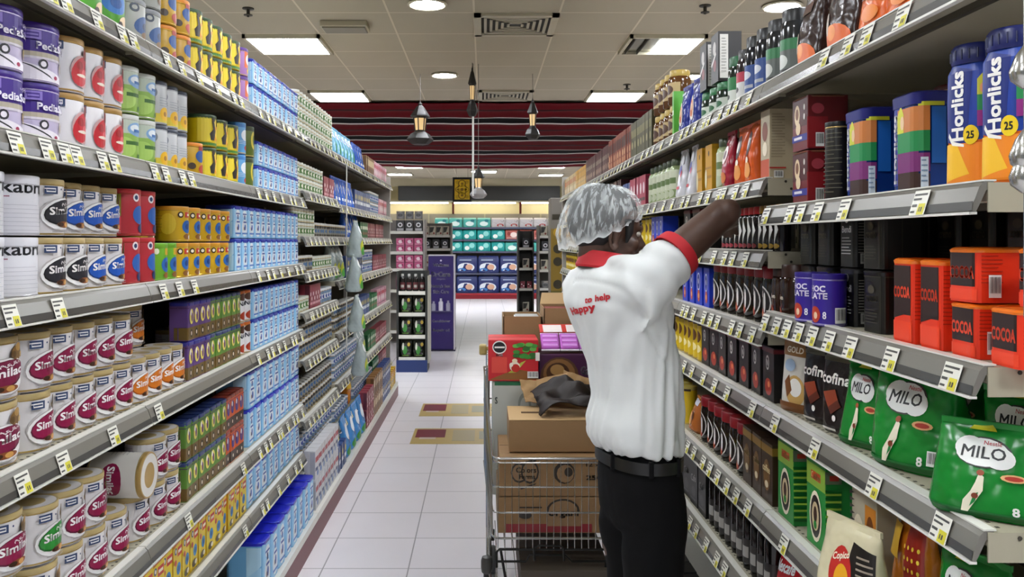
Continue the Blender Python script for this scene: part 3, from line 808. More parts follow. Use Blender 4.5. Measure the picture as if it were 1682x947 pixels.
P['brown_tin_side'] = tin('upright tin with gold lid', .062, .15, '#d6d3cc', [('e', '#8c1545', 0, .45, .5, .2), ('t', '#f7f4f2', 'Similac', -.40, .38, .42, .52, 0, .04)] + lines(-1.6, .7, -.8, 6, .07), '#a88a50')

# ---- coffee and cocoa side
P['cocoa_tall'] = boxy('tall orange-red cocoa tin', .075, .088, .158, '#e8391c',
    [('r', '#2b1a18', -.86, .34, .86, .93), ('p', '#2b1a18', [(-.86, .28), (.86, .38), (.86, .36), (-.86, .36)]), ('t', '#e84a2c', 'COCOA', -.80, .54, .80, .68, 0, .05), ('r', '#f04626', -.95, .03, .95, .26)] + lines(1.15, .88, 1.85, 14, .045, '#b02a14', .012) + barcode(1.52, .06, .36, .28),
    'cocoa_tin', 'tin', cr=.25, lid='#e8761c', lid_h=.008, rough=.3)
P['cocoa_short'] = boxy('short orange-red cocoa tin', .08, .1, .088, '#e8391c',
    [('r', '#2b1a18', -.86, .3, .86, .93), ('t', '#e84a2c', 'COCOA', -.80, .44, .80, .68, 0, .05), ('r', '#f04626', -.95, .04, .95, .25)] + lines(1.15, .86, 1.85, 8, .07, '#b02a14', .02) + barcode(1.4, .1, .4, .42),
    'cocoa_tin', 'tin', cr=.3, lid='#e8761c', lid_h=.006, rough=.3)
P['black_tin'] = boxy('square black tin with fine gold edging', .085, .1, .13, '#15130f',
    [('r', '#3a362a', -.85, .08, -.82, .92), ('r', '#3a362a', .82, .08, .85, .92), ('r', '#3a362a', -.85, .90, .85, .92), ('r', '#3a362a', 1.1, .08, 1.13, .92), ('r', '#3a362a', 1.87, .08, 1.9, .92), ('r', '#3a362a', 1.1, .9, 1.9, .92), ('e', '#4a4434', .0, .7, .3, .07), ('t', '#6a6350', 'cremo', -.5, .5, .5, .6)] + lines(-.6, .36, .6, 5, .05, '#4a463c', .014),
    'coffee_tin', 'tin', cr=.3, lid='#0e0d0c', lid_h=.01, rough=.28)
P['black_tin_white'] = boxy('black tin with white lettering', .08, .1, .13, '#111010',
    [('e', '#e6e6e2', .0, .84, .26, .07), ('t', '#e6e6e2', 'Bendi', -.6, .6, .6, .72)] + lines(-.6, .5, .6, 6, .055, '#b9b9b4', .016) + lines(1.2, .8, 1.8, 12, .05, '#77756c', .012) + barcode(1.3, .06, .4, .18, '#8a8a84'), 'coffee_tin', 'tin', cr=.25, lid='#1a1918', lid_h=.01, rough=.28)
P['purple_choc'] = tin('small purple drinking-chocolate canister', .037, .118, '#35208c',
    [('t', '#efe9f6', 'HOC', -.15, .66, .60, .78, 0, .05), ('t', '#efe9f6', 'LATE', -.15, .52, .68, .64, 0, .05), ('e', '#b8402c', .15, .22, .26, .16), ('e', '#e2c0a0', .18, .2, .1, .07), ('t', '#e8e4f0', '8', .5, .14, .64, .28)] + barcode(.95, .06, .5, .3), '#2a1878', rim='#8f86b8', name='chocolate_canister', cat='tin')
def milo_art():
    return [('p', '#11662a', [(-.9, .02), (.9, .02), (.9, .10), (-.9, .10)]), ('e', '#1f2a20', -.08, .70, .50, .155), ('e', '#eceee9', -.1, .70, .47, .14), ('e', '#eceee9', -.35, .74, .25, .11), ('e', '#eceee9', .2, .66, .26, .11),
            ('t', '#16181a', 'MILO', -.46, .64, .30, .76, 0, .02), ('t', '#c4283a', 'Nestlé', -.1, .78, .22, .82, 0, .01),
            ('p', '#e8e2c8', [(-.32, .08), (-.22, .08), (-.12, .2), (-.02, .32), (-.02, .46), (-.1, .5), (-.14, .4), (-.2, .3), (-.3, .2)]),
            ('e', '#9a4a28', -.08, .50, .06, .03), ('p', '#14803a', [(-.2, .14), (-.12, .2), (-.08, .3), (-.14, .28)]), ('e', '#7a3a20', -.13, .26, .05, .03),
            ('e', '#e0b07a', .42, .48, .2, .04), ('e', '#b03a2a', .42, .48, .14, .024), ('t', '#e9ece4', '8', .38, .1, .48, .19, 0, .04), ('p', '#c8c82a', [(-.4, .92), (.1, .92), (.0, .985), (-.3, .985)])]
P['milo'] = pouch('green malt drink refill pouch', .155, .095, .185, '#0d7f29', milo_art() + barcode(.62, .1, .22, .22), 'malt_drink_pouch', 'pouch', crumple=.003, taper=.12)
P['milo_front'] = pouch('squat green malt drink pouch at the shelf edge', .19, .085, .15, '#0d7f29', milo_art() + barcode(.78, .06, .2, .22), 'malt_drink_pouch', 'pouch', crumple=.004, taper=.2)
P['milo_big'] = pouch('large green malt drink pouch', .19, .12, .2, '#0d7f29', milo_art() + barcode(.55, .12, .22, .14), 'malt_drink_pouch', 'pouch', crumple=.004)
P['gold_pouch'] = pouch('gold and white latte pouch', .11, .05, .2, '#d8d3c8', [('r', '#8a5c22', -.97, .74, .97, .985), ('t', '#f0e4cc', 'GOLD', -.6, .78, .6, .86, 0, .04), ('e', '#c9a15c', .2, .3, .6, .2), ('e', '#efeae0', .2, .34, .4, .12), ('p', '#7a4a20', [(-.5, .4), (-.2, .5), (.0, .3), (-.3, .2)]), ('e', '#9fb4cc', -.2, .62, .4, .08), ('r', '#7a4a20', -.97, .02, .97, .14)], 'latte_pouch', 'pouch', crumple=.0015)
P['dark_pouch'] = pouch('glossy black-brown chocolate pouch', .105, .05, .185, '#1c1312', [('r', '#55503c', -.97, .90, .97, .985), ('t', '#ece6e0', 'cofina', -.9, .62, .9, .76, 0, .04), ('p', '#8c3a20', [(-.7, .5), (.1, .56), (.3, .44), (-.3, .32)]), ('p', '#5a2416', [(-.3, .32), (.3, .44), (.5, .36), (-.1, .24)]), ('e', '#e2dcd6', .1, .2, .12, .04), ('r', '#dcd6d0', -.7, .04, .2, .07)], 'chocolate_pouch', 'pouch', crumple=.0012)
def horl(desc):
    return [('r', '#1d3f9c', -2, .36, 2, .98), ('p', '#152a78', [(-.7, .36), (.2, .30), (.4, .9), (-.6, .96)]), ('r', '#f08a1a', -2, .02, 2, .34), ('p', '#f6c02c', [(-1.6, .34), (-.2, .34), (.3, .1), (-1.2, .02)]),
            ('p', '#f2efe6', [(-.62, .40), (-.4, .33), (.1, .31), (.1, .33), (-.36, .36), (-.56, .43)]),
            ('t', '#f4f2ee', 'Horlicks', -.42, .36, .10, .90, 90, .05), ('e', '#f0cf1c', .34, .40, .26, .075), ('t', '#1a1a1a', '25', .20, .37, .46, .43, 0, .05),
            ('p', '#c9c83a', [(.55, .70), (1.0, .70), (1.0, .82), (.75, .88), (.55, .82)]), ('e', '#e2a070', .78, .75, .16, .05), ('r', '#2a8a4c', .55, .58, 1.0, .70), ('r', '#8c2a7a', .55, .46, 1.0, .58)]
def horl_jar(desc):
    h = .245; r = .045
    rows = [(0, r * .95, r * .85), (.008, r, r * .9), (h * .3, r * .98, r * .88), (h * .6, r, r * .9), (h * .80, r * .98, r * .88), (h * .87, r * .80, r * .75), (h * .9, r * .78, r * .74)]
    sh = Shape('round', rows, 2.3); sh.h = h * .9
    mb = MB(); sh.body(mb, mat('#e06a18', .2)); root = mb.mesh('malt_drink_jar')
    l = MB(); l.lathe([(r * .86, h * .86), (r * .9, h * .88), (r * .9, h - .006), (r * .8, h), (.001, h)], mat('#161f5c', .35), 26)
    for k in range(20): 
        a = 2 * PI * k / 20; l.box(r * .9 * math.cos(a) - .001, r * .9 * math.sin(a) - .001, h * .89, r * .9 * math.cos(a) + .001, r * .9 * math.sin(a) + .001, h - .01, mat('#0f1644', .4))
    return Pack('malt_drink_jar', 'jar', desc, 2 * r, 2 * r, h, root, [('lid', l.mesh('lid')), ('label', sh.art(horl(desc)))])
P['horl_jar'] = horl_jar('tall blue and orange malt drink jar')
P['horl_box'] = boxy('squat blue malt drink tub with rainbow stripe', .105, .118, .20, '#14357c',
    [('p', '#1c2a8c', [(-.98, .1), (-.2, .1), (.1, .95), (-.98, .95)]), ('t', '#eef0f4', 'Horlicks', -.78, .12, -.42, .82, 90, .05),
     ('r', '#3a2018', -.35, .02, 1.0, .22), ('r', '#7a2a70', -.35, .22, 1.0, .42), ('r', '#1f8a4c', -.35, .42, 1.0, .62), ('r', '#c87a3c', -.35, .62, 1.0, .86), ('p', '#d0d030', [(-.35, .62), (.1, .62), (.1, .80), (-.1, .9), (-.35, .8)]), ('e', '#e8c49a', .0, .72, .14, .07),
     ('r', '#3a2018', 1.0, .02, 1.45, .2), ('r', '#7a2a70', 1.0, .22, 1.45, .40), ('r', '#1f8a4c', 1.0, .42, 1.45, .62), ('r', '#c87a3c', 1.0, .62, 1.45, .86), ('r', '#c9cc30', 1.0, .86, 1.9, .90), ('r', '#1f64b8', 1.5, .3, 1.95, .85), ('r', '#cfdce8', 1.12, .06, 1.40, .36)] + lines(1.15, .32, 1.37, 5, .05, '#7a94b0', .015),
    'malt_drink_tub', 'tub', cr=.45, lid='#1c2070', lid_h=.024, rough=.25)
P['nescafe_box'] = boxy('maroon coffee box showing a cup', .10, .10, .132, '#6e1a1e',
    [('r', '#4a1014', -.97, .45, .97, .97), ('e', '#e2cba4', -.35, .68, .34, .2), ('e', '#7a4a2c', -.35, .70, .2, .11), ('e', '#e2cba4', -.2, .42, .3, .12), ('r', '#2a2c88', -.97, .17, .97, .30), ('r', '#e0dce4', -.7, .21, .3, .26), ('e', '#d9d4cc', .6, .8, .1, .06), ('e', '#d9d4cc', .6, .62, .1, .06), ('r', '#8c1e24', .97, .02, 1.98, .6), ('e', '#a8404a', 1.5, .75, .3, .1)] + barcode(1.4, .04, .4, .26), 'coffee_box', 'box', cr=.05, lid='#7a4a34', lid_h=.004, rough=.3)
P['maroon_canister'] = tin('dark maroon canister at the back', .055, .24, '#5a1210', [('r', '#7a1c18', -1, .3, 1, .8)] + lines(-.8, .75, .8, 5, .06, '#8c2c24', .014), '#4a0e0c', name='coffee_canister', cat='tin')
P['dark_canister'] = tin('slim black canister', .03, .19, '#16130f', lines(-.9, .9, .9, 16, .052, '#5a5648', .012), '#0c0c0c', name='coffee_canister', cat='tin')
P['cream_box'] = boxy('cream box with dense print', .075, .095, .2, '#b8aa8c', [('r', '#c4502c', -.9, .05, .9, .30), ('e', '#7a3a20', .0, .7, .6, .14), ('e', '#f0e2c8', .0, .45, .5, .1)] + lines(1.15, .92, 1.9, 16, .04, '#8a7c64', .01) + [('r', '#b02c28', 1.05, .16, 1.95, .18)] + barcode(1.3, .03, .5, .1), 'biscuit_box', 'box')
P['orange_pouch'] = pouch('orange pouch with brown swirl', .1, .06, .19, '#d4581c', [('e', '#3a1c12', .0, .66, .6, .2), ('e', '#efe6da', .05, .66, .3, .1), ('e', '#f0a050', .0, .25, .6, .14), ('e', '#fff0dc', .1, .4, .3, .05)], 'coffee_pouch', 'pouch')
P['red_pouch'] = pouch('crimson pouch with cream swirl', .08, .05, .19, '#9c1c34', [('e', '#efe0dc', .0, .6, .5, .16), ('e', '#4a1018', .0, .6, .26, .08), ('e', '#d87a3c', .0, .2, .6, .1)], 'coffee_pouch', 'pouch')
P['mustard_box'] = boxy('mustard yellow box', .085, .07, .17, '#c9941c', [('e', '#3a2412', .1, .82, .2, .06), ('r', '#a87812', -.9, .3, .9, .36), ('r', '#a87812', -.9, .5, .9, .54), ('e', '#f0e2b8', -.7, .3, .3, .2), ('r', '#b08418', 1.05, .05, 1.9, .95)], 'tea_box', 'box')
P['white_pouch'] = pouch('white pouch with blue and red marks', .1, .06, .2, '#c9c8ce', [('e', '#28348c', -.2, .6, .3, .1), ('e', '#c02a3c', .1, .52, .2, .07), ('r', '#c02a3c', -.4, .2, .3, .26), ('e', '#e9e9ee', .2, .8, .4, .1)], 'coffee_pouch', 'pouch')
P['sage_jar'] = jar('pale green jar with dark lid', .045, .18, '#98a878', [('r', '#c6cbb0', -1, .3, 1, .8), ('r', '#64784a', -.6, .45, .6, .6), ('e', '#b8bfa0', .0, .2, .5, .12)], '#3c4a2c')
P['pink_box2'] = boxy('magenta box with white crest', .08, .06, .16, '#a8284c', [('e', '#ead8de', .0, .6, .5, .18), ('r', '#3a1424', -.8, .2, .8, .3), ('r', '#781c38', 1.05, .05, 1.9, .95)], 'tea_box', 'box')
P['gold_jar'] = jar('glass jar of coffee with gold lid', .05, .15, '#5c3a1c', [('r', '#b8a070', -.9, .25, .9, .7), ('e', '#4a2a14', .0, .48, .5, .16), ('e', '#d8c8a0', -.2, .48, .2, .08)], '#b89c4c', lid_r=.85, lid_h=.028)
P['brown_jar'] = jar('tall brown coffee jar', .042, .175, '#2e1a12', [('t', '#d8ccc0', 'coffee', -.9, .52, .2, .6), ('e', '#9c3a20', -.2, .3, .3, .1)], '#3a2018', lid_r=.9, lid_h=.04)
P['dark_jar'] = jar('dark glass coffee jar with red lid', .045, .165, '#191210',
    [('e', '#d9d5d0', -.15, .42, .6, .32), ('e', '#1c1412', -.15, .42, .54, .285), ('t', '#efece8', 'N', -.3, .52, -.05, .64, 0, .06), ('e', '#8c2a1c', -.2, .2, .35, .1), ('e', '#c86a3c', -.1, .2, .14, .05), ('e', '#e8e4e0', .1, .42, .08, .2)], '#8c1420', neck=.9, lid_r=.96, lid_h=.034)
P['gold_band_jar'] = jar('dark jar with dull gold label', .043, .165, '#2a1c10', [('r', '#6e5420', -1.2, .2, 1.2, .8), ('e', '#2a1c10', -.15, .5, .4, .2), ('t', '#d8cca0', 'coffee', -.6, .42, .3, .54)], '#7a5c20', neck=.9, lid_r=.96, lid_h=.03)
P['blue_pack'] = boxy('bright blue decaf pack', .075, .07, .14, '#1c3cc0', [('e', '#dfe4ee', -.1, .62, .55, .24), ('e', '#122a8c', -.1, .62, .46, .2), ('t', '#f2f2f4', 'N', -.25, .56, .05, .7, 0, .06), ('e', '#c8502c', .0, .25, .4, .16), ('e', '#e8b47a', .0, .25, .2, .07)], 'coffee_pack', 'pack')
P['sticks'] = jar('slim dark bottle with white swirls', .022, .13, '#1c1918', [('p', '#d0cec8', [(-.6, .1), (-.2, .1), (.4, .5), (.0, .85), (-.4, .85), (.0, .5)]), ('e', '#d0cec8', -.5, .5, .15, .1), ('e', '#8c2a34', .1, .12, .4, .06)], '#b81c24', neck=.6, lid_r=.85, lid_h=.022, name='coffee_bottle', cat='bottle')
P['sticks_gold'] = jar('slim dark bottle with gold cap', .022, .13, '#1c1918', [('p', '#d0cec8', [(-.6, .1), (-.2, .1), (.4, .5), (.0, .85), (-.4, .85), (.0, .5)]), ('e', '#d0cec8', -.5, .5, .15, .1), ('e', '#a8842c', .1, .12, .4, .06)], '#9c7422', neck=.6, lid_r=.85, lid_h=.022, name='coffee_bottle', cat='bottle')
P['black_red_box'] = boxy('black box with red coffee picture', .095, .08, .15, '#141010', [('e', '#a02c1c', .0, .25, .6, .16), ('e', '#e08050', .1, .3, .2, .06), ('e', '#d8d4d0', -.1, .7, .3, .14), ('e', '#141010', -.1, .7, .22, .1), ('t', '#e8e4e0', 'N', -.25, .64, .05, .76), ('r', '#5a141a', -.98, .9, 5.9, .98)], 'coffee_box', 'box')
P['brown_gold_box'] = boxy('brown box with gold script', .09, .075, .17, '#33200f', [('r', '#8c6a24', -.98, .82, 5.9, .95), ('e', '#6e4c1c', .0, .45, .6, .26), ('t', '#d8c490', 'coffee', -.7, .5, .6, .62), ('e', '#d8c8a8', .0, .3, .3, .06)], 'coffee_box', 'box')
P['green_coffee_box'] = boxy('bright green box with a round crest', .115, .075, .205, '#1d8434',
    [('r', '#8cb43c', -.97, .70, .97, .96), ('r', '#c4501c', -.5, .78, .5, .88), ('t', '#f0e0a0', 'Coffee', -.45, .79, .45, .87), ('e', '#e6dcc0', .0, .36, .62, .30), ('e', '#1c1410', .0, .36, .52, .25), ('e', '#c9b48a', .0, .36, .36, .17), ('e', '#3a2014', .0, .38, .18, .10), ('e', '#1d8434', .0, .26, .16, .05)]
    + [('r', '#8cb43c' if k % 2 else '#0f5a20', 1.06, .06 + k * .042, 1.94, .085 + k * .042) for k in range(17)] + [('r', '#5a6a50', 1.05, .82, 1.95, .96), ('r', '#a83428', 1.3, .86, 1.8, .92)], 'coffee_box', 'box')
P['bean_pack'] = boxy('cream pack with black zigzag and orange picture', .11, .055, .2, '#b8b098',
    [('r', '#d88a2c', .1, .25, .95, .85), ('e', '#7a4214', .5, .55, .3, .2), ('e', '#e8dcc0', -.4, .5, .4, .2)] + [('p', '#3a3832', [(-.98, .05 + k * .075), (-.6, .09 + k * .075), (-.98, .10 + k * .075)]) for k in range(12)], 'coffee_pack', 'pack')
P['snack_bag'] = pouch('cream and black bag with a red badge', .15, .08, .185, '#d3cba8', [('p', '#191512', [(.0, .02), (.95, .02), (.95, .78), (.3, .84), (.1, .5)]), ('e', '#c02a24', -.05, .5, .35, .26), ('e', '#e8a820', .0, .42, .22, .16), ('t', '#f4ead0', 'Copico', -.33, .56, .22, .66, .08, .04)] + lines(.45, .7, .9, 8, .06, '#9c9080', .02) + [('e', '#7a4a24', -.1, .2, .2, .08)], 'coffee_pouch', 'pouch')
P['orange_net'] = pouch('orange and red spotted bag', .12, .08, .22, '#c8761c', [('p', '#a02a1c', [(.1, .05), (.95, .05), (.95, .9), (.3, .9)])] + [('e', '#f0d040', .35 + .16 * (k % 4), .15 + .1 * (k // 4), .035, .02) for k in range(24)] + [('r', '#e0b02c', -.9, .5, .0, .8)], 'coffee_pouch', 'pouch')
P['red_pack'] = pouch('scarlet pack with white script', .13, .07, .17, '#b81c24', [('t', '#f4ecec', 'Nescafe', -.8, .6, .7, .78, .1, .05), ('e', '#5a1010', .2, .3, .4, .12)], 'coffee_pouch', 'pouch')
P['dark_bottle'] = jar('slender dark syrup bottle', .03, .2, '#12100f', [('r', '#2c2a28', -1, .1, 1, .5), ('r', '#9c9a94', -.5, .2, .5, .38)], '#1c1c1c', neck=.4, lid_r=.45, lid_h=.025, name='syrup_bottle', cat='bottle')
P['black_wine_pack'] = boxy('black pack with grey script', .1, .07, .17, '#0f0f10', [('t', '#8a8a88', 'Cafe', -.7, .5, .6, .66, .05), ('e', '#2c2c30', .0, .3, .5, .12), ('r', '#44444a', -.8, .12, .5, .15)], 'coffee_pack', 'pack')
P['dark_glass'] = jar('black-lidded grey coffee jar', .042, .19, '#26282a', [('r', '#59605c', -1, .12, 1, .62), ('r', '#2f7a4a', -.8, .48, .8, .66), ('e', '#c9cdc8', .0, .3, .4, .12), ('r', '#17181a', -.8, .14, .6, .17)], '#141516', neck=.8, lid_r=.86, lid_h=.05)
P['blue_glass'] = jar('black-lidded jar with a blue label', .042, .19, '#1c1e24', [('r', '#24488c', -1, .12, 1, .62), ('e', '#c8ccd4', .0, .44, .4, .08), ('r', '#a8acb4', -.5, .2, .5, .26)], '#141516', neck=.8, lid_r=.86, lid_h=.05)
P['pink_glass'] = jar('jar with a pink and white label', .042, .17, '#2a2224', [('r', '#d4d4d0', -1, .10, 1, .45), ('r', '#b83048', -1, .45, 1, .66), ('e', '#2a2224', .0, .3, .2, .06)], '#1c1a1a', neck=.8, lid_r=.86, lid_h=.04)
P['green_glass'] = jar('jar with a green and white label', .042, .17, '#1f2a22', [('r', '#d0d6cc', -1, .10, 1, .4), ('r', '#1f7a40', -1, .4, 1, .68), ('e', '#1f2a22', .0, .26, .2, .06)], '#1c5a34', neck=.8, lid_r=.9, lid_h=.04)
P['dark_orange_pouch'] = pouch('dark brown pouch with orange foot', .13, .08, .23, '#2c1812', [('e', '#e0661c', .0, .12, .85, .16), ('e', '#f0903c', -.1, .2, .3, .08), ('e', '#c8b8a8', -.4, .3, .14, .12), ('r', '#5a3a2c', -.5, .6, .4, .72), ('e', '#4a2c20', .2, .8, .3, .06)], 'coffee_pouch', 'pouch')
P['orange_white_pouch'] = pouch('orange and white cup-print pouch', .14, .08, .21, '#e0661c', [('e', '#e9e2d8', -.1, .62, .6, .26), ('e', '#3a2018', -.1, .62, .36, .15), ('e', '#f0ebe4', -.1, .62, .26, .1), ('t', '#2c1812', 'bar', -.4, .36, .2, .46, 0, .05), ('e', '#f08a30', .2, .2, .5, .08)], 'coffee_pouch', 'pouch')
P['bw_box'] = boxy('black box with white side panel', .09, .08, .17, '#1a1718', [('r', '#c9c6c0', 1.15, .06, 1.85, .94), ('e', '#b8b4b0', .0, .7, .4, .14), ('e', '#7a3038', .1, .35, .4, .12), ('p', '#d4d0cc', [(-.8, .4), (.4, .62), (.5, .56), (-.7, .34)])] + lines(1.3, .85, 1.7, 12, .06, '#6a6864', .012), 'coffee_box', 'box')
P['green_lid_jar'] = jar('squat jar with green lid', .05, .11, '#1c2a20', [('r', '#c4ccc0', -.9, .2, .9, .6), ('e', '#1a5a30', .0, .4, .4, .12)], '#1c6a38', neck=.9, lid_r=.95, lid_h=.03)
P['navy_orange_pouch'] = pouch('navy pouch with an orange cup', .12, .07, .2, '#1e2c84', [('e', '#e9e0d8', .05, .42, .5, .24), ('e', '#c8642c', .05, .42, .38, .18), ('e', '#f0d8b0', .1, .44, .2, .08), ('r', '#d0d4e0', -.6, .8, .5, .86)], 'coffee_pouch', 'pouch')
P['lime_pack'] = boxy('narrow lime green pack', .03, .08, .2, '#5cb03c', [('r', '#d8e8c8', -.8, .5, .8, .6)], 'tea_box', 'box')
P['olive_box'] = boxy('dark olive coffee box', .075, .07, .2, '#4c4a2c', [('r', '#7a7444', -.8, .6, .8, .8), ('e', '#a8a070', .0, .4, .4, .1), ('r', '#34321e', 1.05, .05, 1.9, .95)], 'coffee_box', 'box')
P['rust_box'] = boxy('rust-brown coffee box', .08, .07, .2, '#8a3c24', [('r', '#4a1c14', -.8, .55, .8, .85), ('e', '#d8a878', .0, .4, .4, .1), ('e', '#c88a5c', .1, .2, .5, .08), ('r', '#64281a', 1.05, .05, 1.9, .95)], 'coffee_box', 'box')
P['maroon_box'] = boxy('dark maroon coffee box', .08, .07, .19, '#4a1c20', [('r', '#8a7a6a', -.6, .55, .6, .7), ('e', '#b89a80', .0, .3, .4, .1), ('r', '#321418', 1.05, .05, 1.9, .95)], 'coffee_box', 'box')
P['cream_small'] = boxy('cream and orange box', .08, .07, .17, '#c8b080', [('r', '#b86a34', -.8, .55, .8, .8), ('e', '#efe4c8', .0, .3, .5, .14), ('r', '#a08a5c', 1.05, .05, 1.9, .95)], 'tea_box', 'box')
P['yellow_can'] = tin('slim yellow can with brown print', .033, .15, '#d8b820', [('e', '#6a4418', .0, .6, .4, .15), ('e', '#f0e0a0', .0, .3, .4, .1), ('r', '#3a2a14', -1, .88, 1, .94)], '#c0b060', name='coffee_canister')
P['orange_bag'] = pouch('brown-orange bag tied at the top', .12, .09, .13, '#a8602c', [('e', '#e0a060', -.2, .4, .4, .2), ('e', '#5a2c14', .3, .5, .2, .12), ('r', '#d0d0e0', -.8, .8, .6, .94)], 'coffee_pouch', 'pouch')
# ------------------------------------------------------------------ stocking the shelves
XFL, XFR = -.955, .80                                # product fronts, just behind the rails
FL = lambda x: 1375 * .955 / (795.0 - x)             # distance down the aisle for a photo column, left and right product fronts
FR = lambda x: 1375 * .80 / (x - 795.0)
def run(side, top, shelfname, key, y0, y1, tiers=1, inset=0.0, gap=.004, turn=0.0, jit=.05, desc=None, n=None, mess=.004, dip=0):
    pk = P[key]
    if y0 > y1: y0, y1 = y1, y0
    cnt = n or max(1, int(round((y1 - y0) / (pk.w + gap))))
    step = (y1 - y0) / cnt
    for c in range(cnt):
        y = y0 + step * (c + .5)
        for t in range(tiers):
            j = random.uniform(-jit, jit)
            back = pk.d / 2 + inset + random.uniform(0, mess) + .0
            x = (XFL - back) if side == 'L' else (XFR + back)
            layer = '' if tiers == 1 else ('upper layer', 'lower layer')[t == 0] if tiers == 2 else ('bottom layer', 'middle layer', 'top layer')[t]
            if inset > .08: layer = (layer + ' set back').strip()
            z = top + .0008 + t * (pk.h + .0045)
            put(pk, x, y, z, (PI / 2 if side == 'L' else -PI / 2) + turn + j, shelfname, layer, desc)
def SN(side, k, far=False):
    return ('%s %sbaby milk shelf' if side == 'L' else '%s %scoffee shelf') % (nth(k), 'far ' if far else '')
def stock(side, top, name, spec):
    f = FL if side == 'L' else FR
    for s in spec:
        key, x0, x1 = s[:3]; kw = dict(s[3]) if len(s) > 3 else {}
        run(side, top, name, key, f(x0), f(x1), **kw)
T2 = dict(tiers=2)
L = LEFT_NEAR
stock('L', L[0], SN('L', 0), [('green_cartoon_tin', 142, 222, dict(n=2, tiers=2)), ('grey_bear_tin', 222, 274, dict(tiers=2, n=2)), ('gold_tin', 276, 322, dict(tiers=2, n=2)),
      ('yellow_tin', 322, 400, T2), ('purple_orange_tin', 400, 414, dict(tiers=2, n=1)), ('tub_small', 414, 490, T2)])
stock('L', L[1], SN('L', 1), [('pedia', -10, 68, dict(tiers=2, n=1)), ('pedia', -80, -12, dict(tiers=2, n=1)), ('pedia', 68, 115, dict(tiers=2, n=1)), ('sim_red', 115, 213, dict(tiers=2, n=3)), ('green_tin', 213, 265, dict(tiers=2, n=2)), ('grey_yellow_tin', 265, 315, T2),
      ('gold_tin', 317, 345, dict(n=1)), ('yellow_tin', 318, 345, dict(n=1, inset=.13)), ('yellow_tin', 345, 398, T2), ('sky_tin', 398, 409, dict(tiers=2, n=1)), ('olive_tin', 409, 424, dict(tiers=2, n=1)), ('tub_small', 424, 490, T2)])
stock('L', L[2], SN('L', 2), [('kabrita', -45, 38, dict(tiers=2, n=1)), ('kabrita', 38, 77, dict(tiers=2, n=1)), ('sim_black', 79, 120, dict(tiers=2, n=1)), ('sim_black', 121, 149, dict(n=1)), ('sim_blue', 149, 182, dict(n=1)),
      ('sim_blue', 184, 214, dict(n=1)), ('red_mascot_tin', 216, 264, dict(n=2)), ('green_mascot_tin', 265, 296, dict(n=2)), ('gold_mascot_tin', 298, 383, dict(n=5)), ('tub', 386, 491, T2)])
# upper layer of that shelf stands on the lower one, a little uneven
def upper(side, top, name, key, x0, x1, n, under_h, **kw):
    f = FL if side == 'L' else FR
    pk = P[key]; y0, y1 = sorted((f(x0), f(x1)))
    for c in range(n):
        y = y0 + (y1 - y0) * (c + .5) / n
        back = pk.d / 2 + kw.get('inset', 0)
        x = (XFL - back) if side == 'L' else (XFR + back)
        put(pk, x, y, top + under_h + .0055, (PI / 2 if side == 'L' else -PI / 2) + kw.get('turn', 0), name, 'upper layer', kw.get('desc'))
upper('L', L[2], SN('L', 2), 'sim_blue', 126, 214, 3, .126, inset=.02)
upper('L', L[2], SN('L', 2), 'red_mascot_tin', 216, 264, 2, .128)
upper('L', L[2], SN('L', 2), 'gold_mascot_tin', 268, 296, 1, .112, inset=.06)
upper('L', L[2], SN('L', 2), 'gold_mascot_tin', 298, 383, 5, .112)
stock('L', L[3], SN('L', 3), [('sim_big_crimson', -110, 55, dict(tiers=2, n=2, turn=-.35, jit=.02)), ('sim_crimson', 56, 225, dict(tiers=2, n=5)), ('sim_orange', 226, 308, dict(n=4)),
      ('jar_purple', 310, 346, dict(tiers=2, n=4)), ('jar_green', 346, 396, dict(tiers=2, n=6)), ('an_tin', 397, 415, dict(tiers=2, n=2)), ('tub', 416, 491, T2)])
run('L', L[3], SN('L', 3), 'sim_orange', 3.05, 3.32, inset=.15, n=2, desc='white tin with orange oval in the shade'); 
upper('L', L[3], SN('L', 3), 'sim_orange', 262, 304, 1, .126, inset=.10)
stock('L', L[4], SN('L', 4), [('sim_big_blue', -40, 66, dict(n=1, turn=-.4)), ('sim_green', 68, 112, dict(n=1, turn=-.2)), ('sim_crimson', 113, 186, dict(tiers=2, n=2)), ('sim_crimson', 186, 222, dict(n=1, desc='white tin with crimson oval below the sideways tin')), ('sim_crimson', 258, 303, dict(tiers=2, n=2)),
      ('jar_green', 306, 372, dict(tiers=2, n=7)), ('jar_orange', 372, 401, dict(tiers=2, n=4)), ('tub_big', 408, 492, T2)])
upper('L', L[4], SN('L', 4), 'sim_crimson', -10, 66, 1, .155, turn=-.2)
upper('L', L[4], SN('L', 4), 'sim_green', 68, 112, 1, .127)
run('L', L[4], SN('L', 4), 'sim_crimson', FL(257), FL(223), n=1, desc='white tin with crimson oval under the sideways tin')
pk = P['brown_tin_side']           # one tin lying on its side, its gold lid to the aisle
o = put(pk, -.955 - .0, 2.22, L[4] + .128 + .068, 0, SN('L', 4), 'lying sideways with its gold lid to the aisle', 'white tin', tilt=(0, PI / 2, 0))
o.location = (-.955 - .12, 2.315, L[4] + .128 + .0645); o.rotation_euler = (0, PI / 2, 0)
stock('L', L[5], SN('L', 5), [('yellow_box', 120, 404, dict(n=18)), ('tub_big', 406, 492, dict(tiers=1))])
BASE_T = .1365
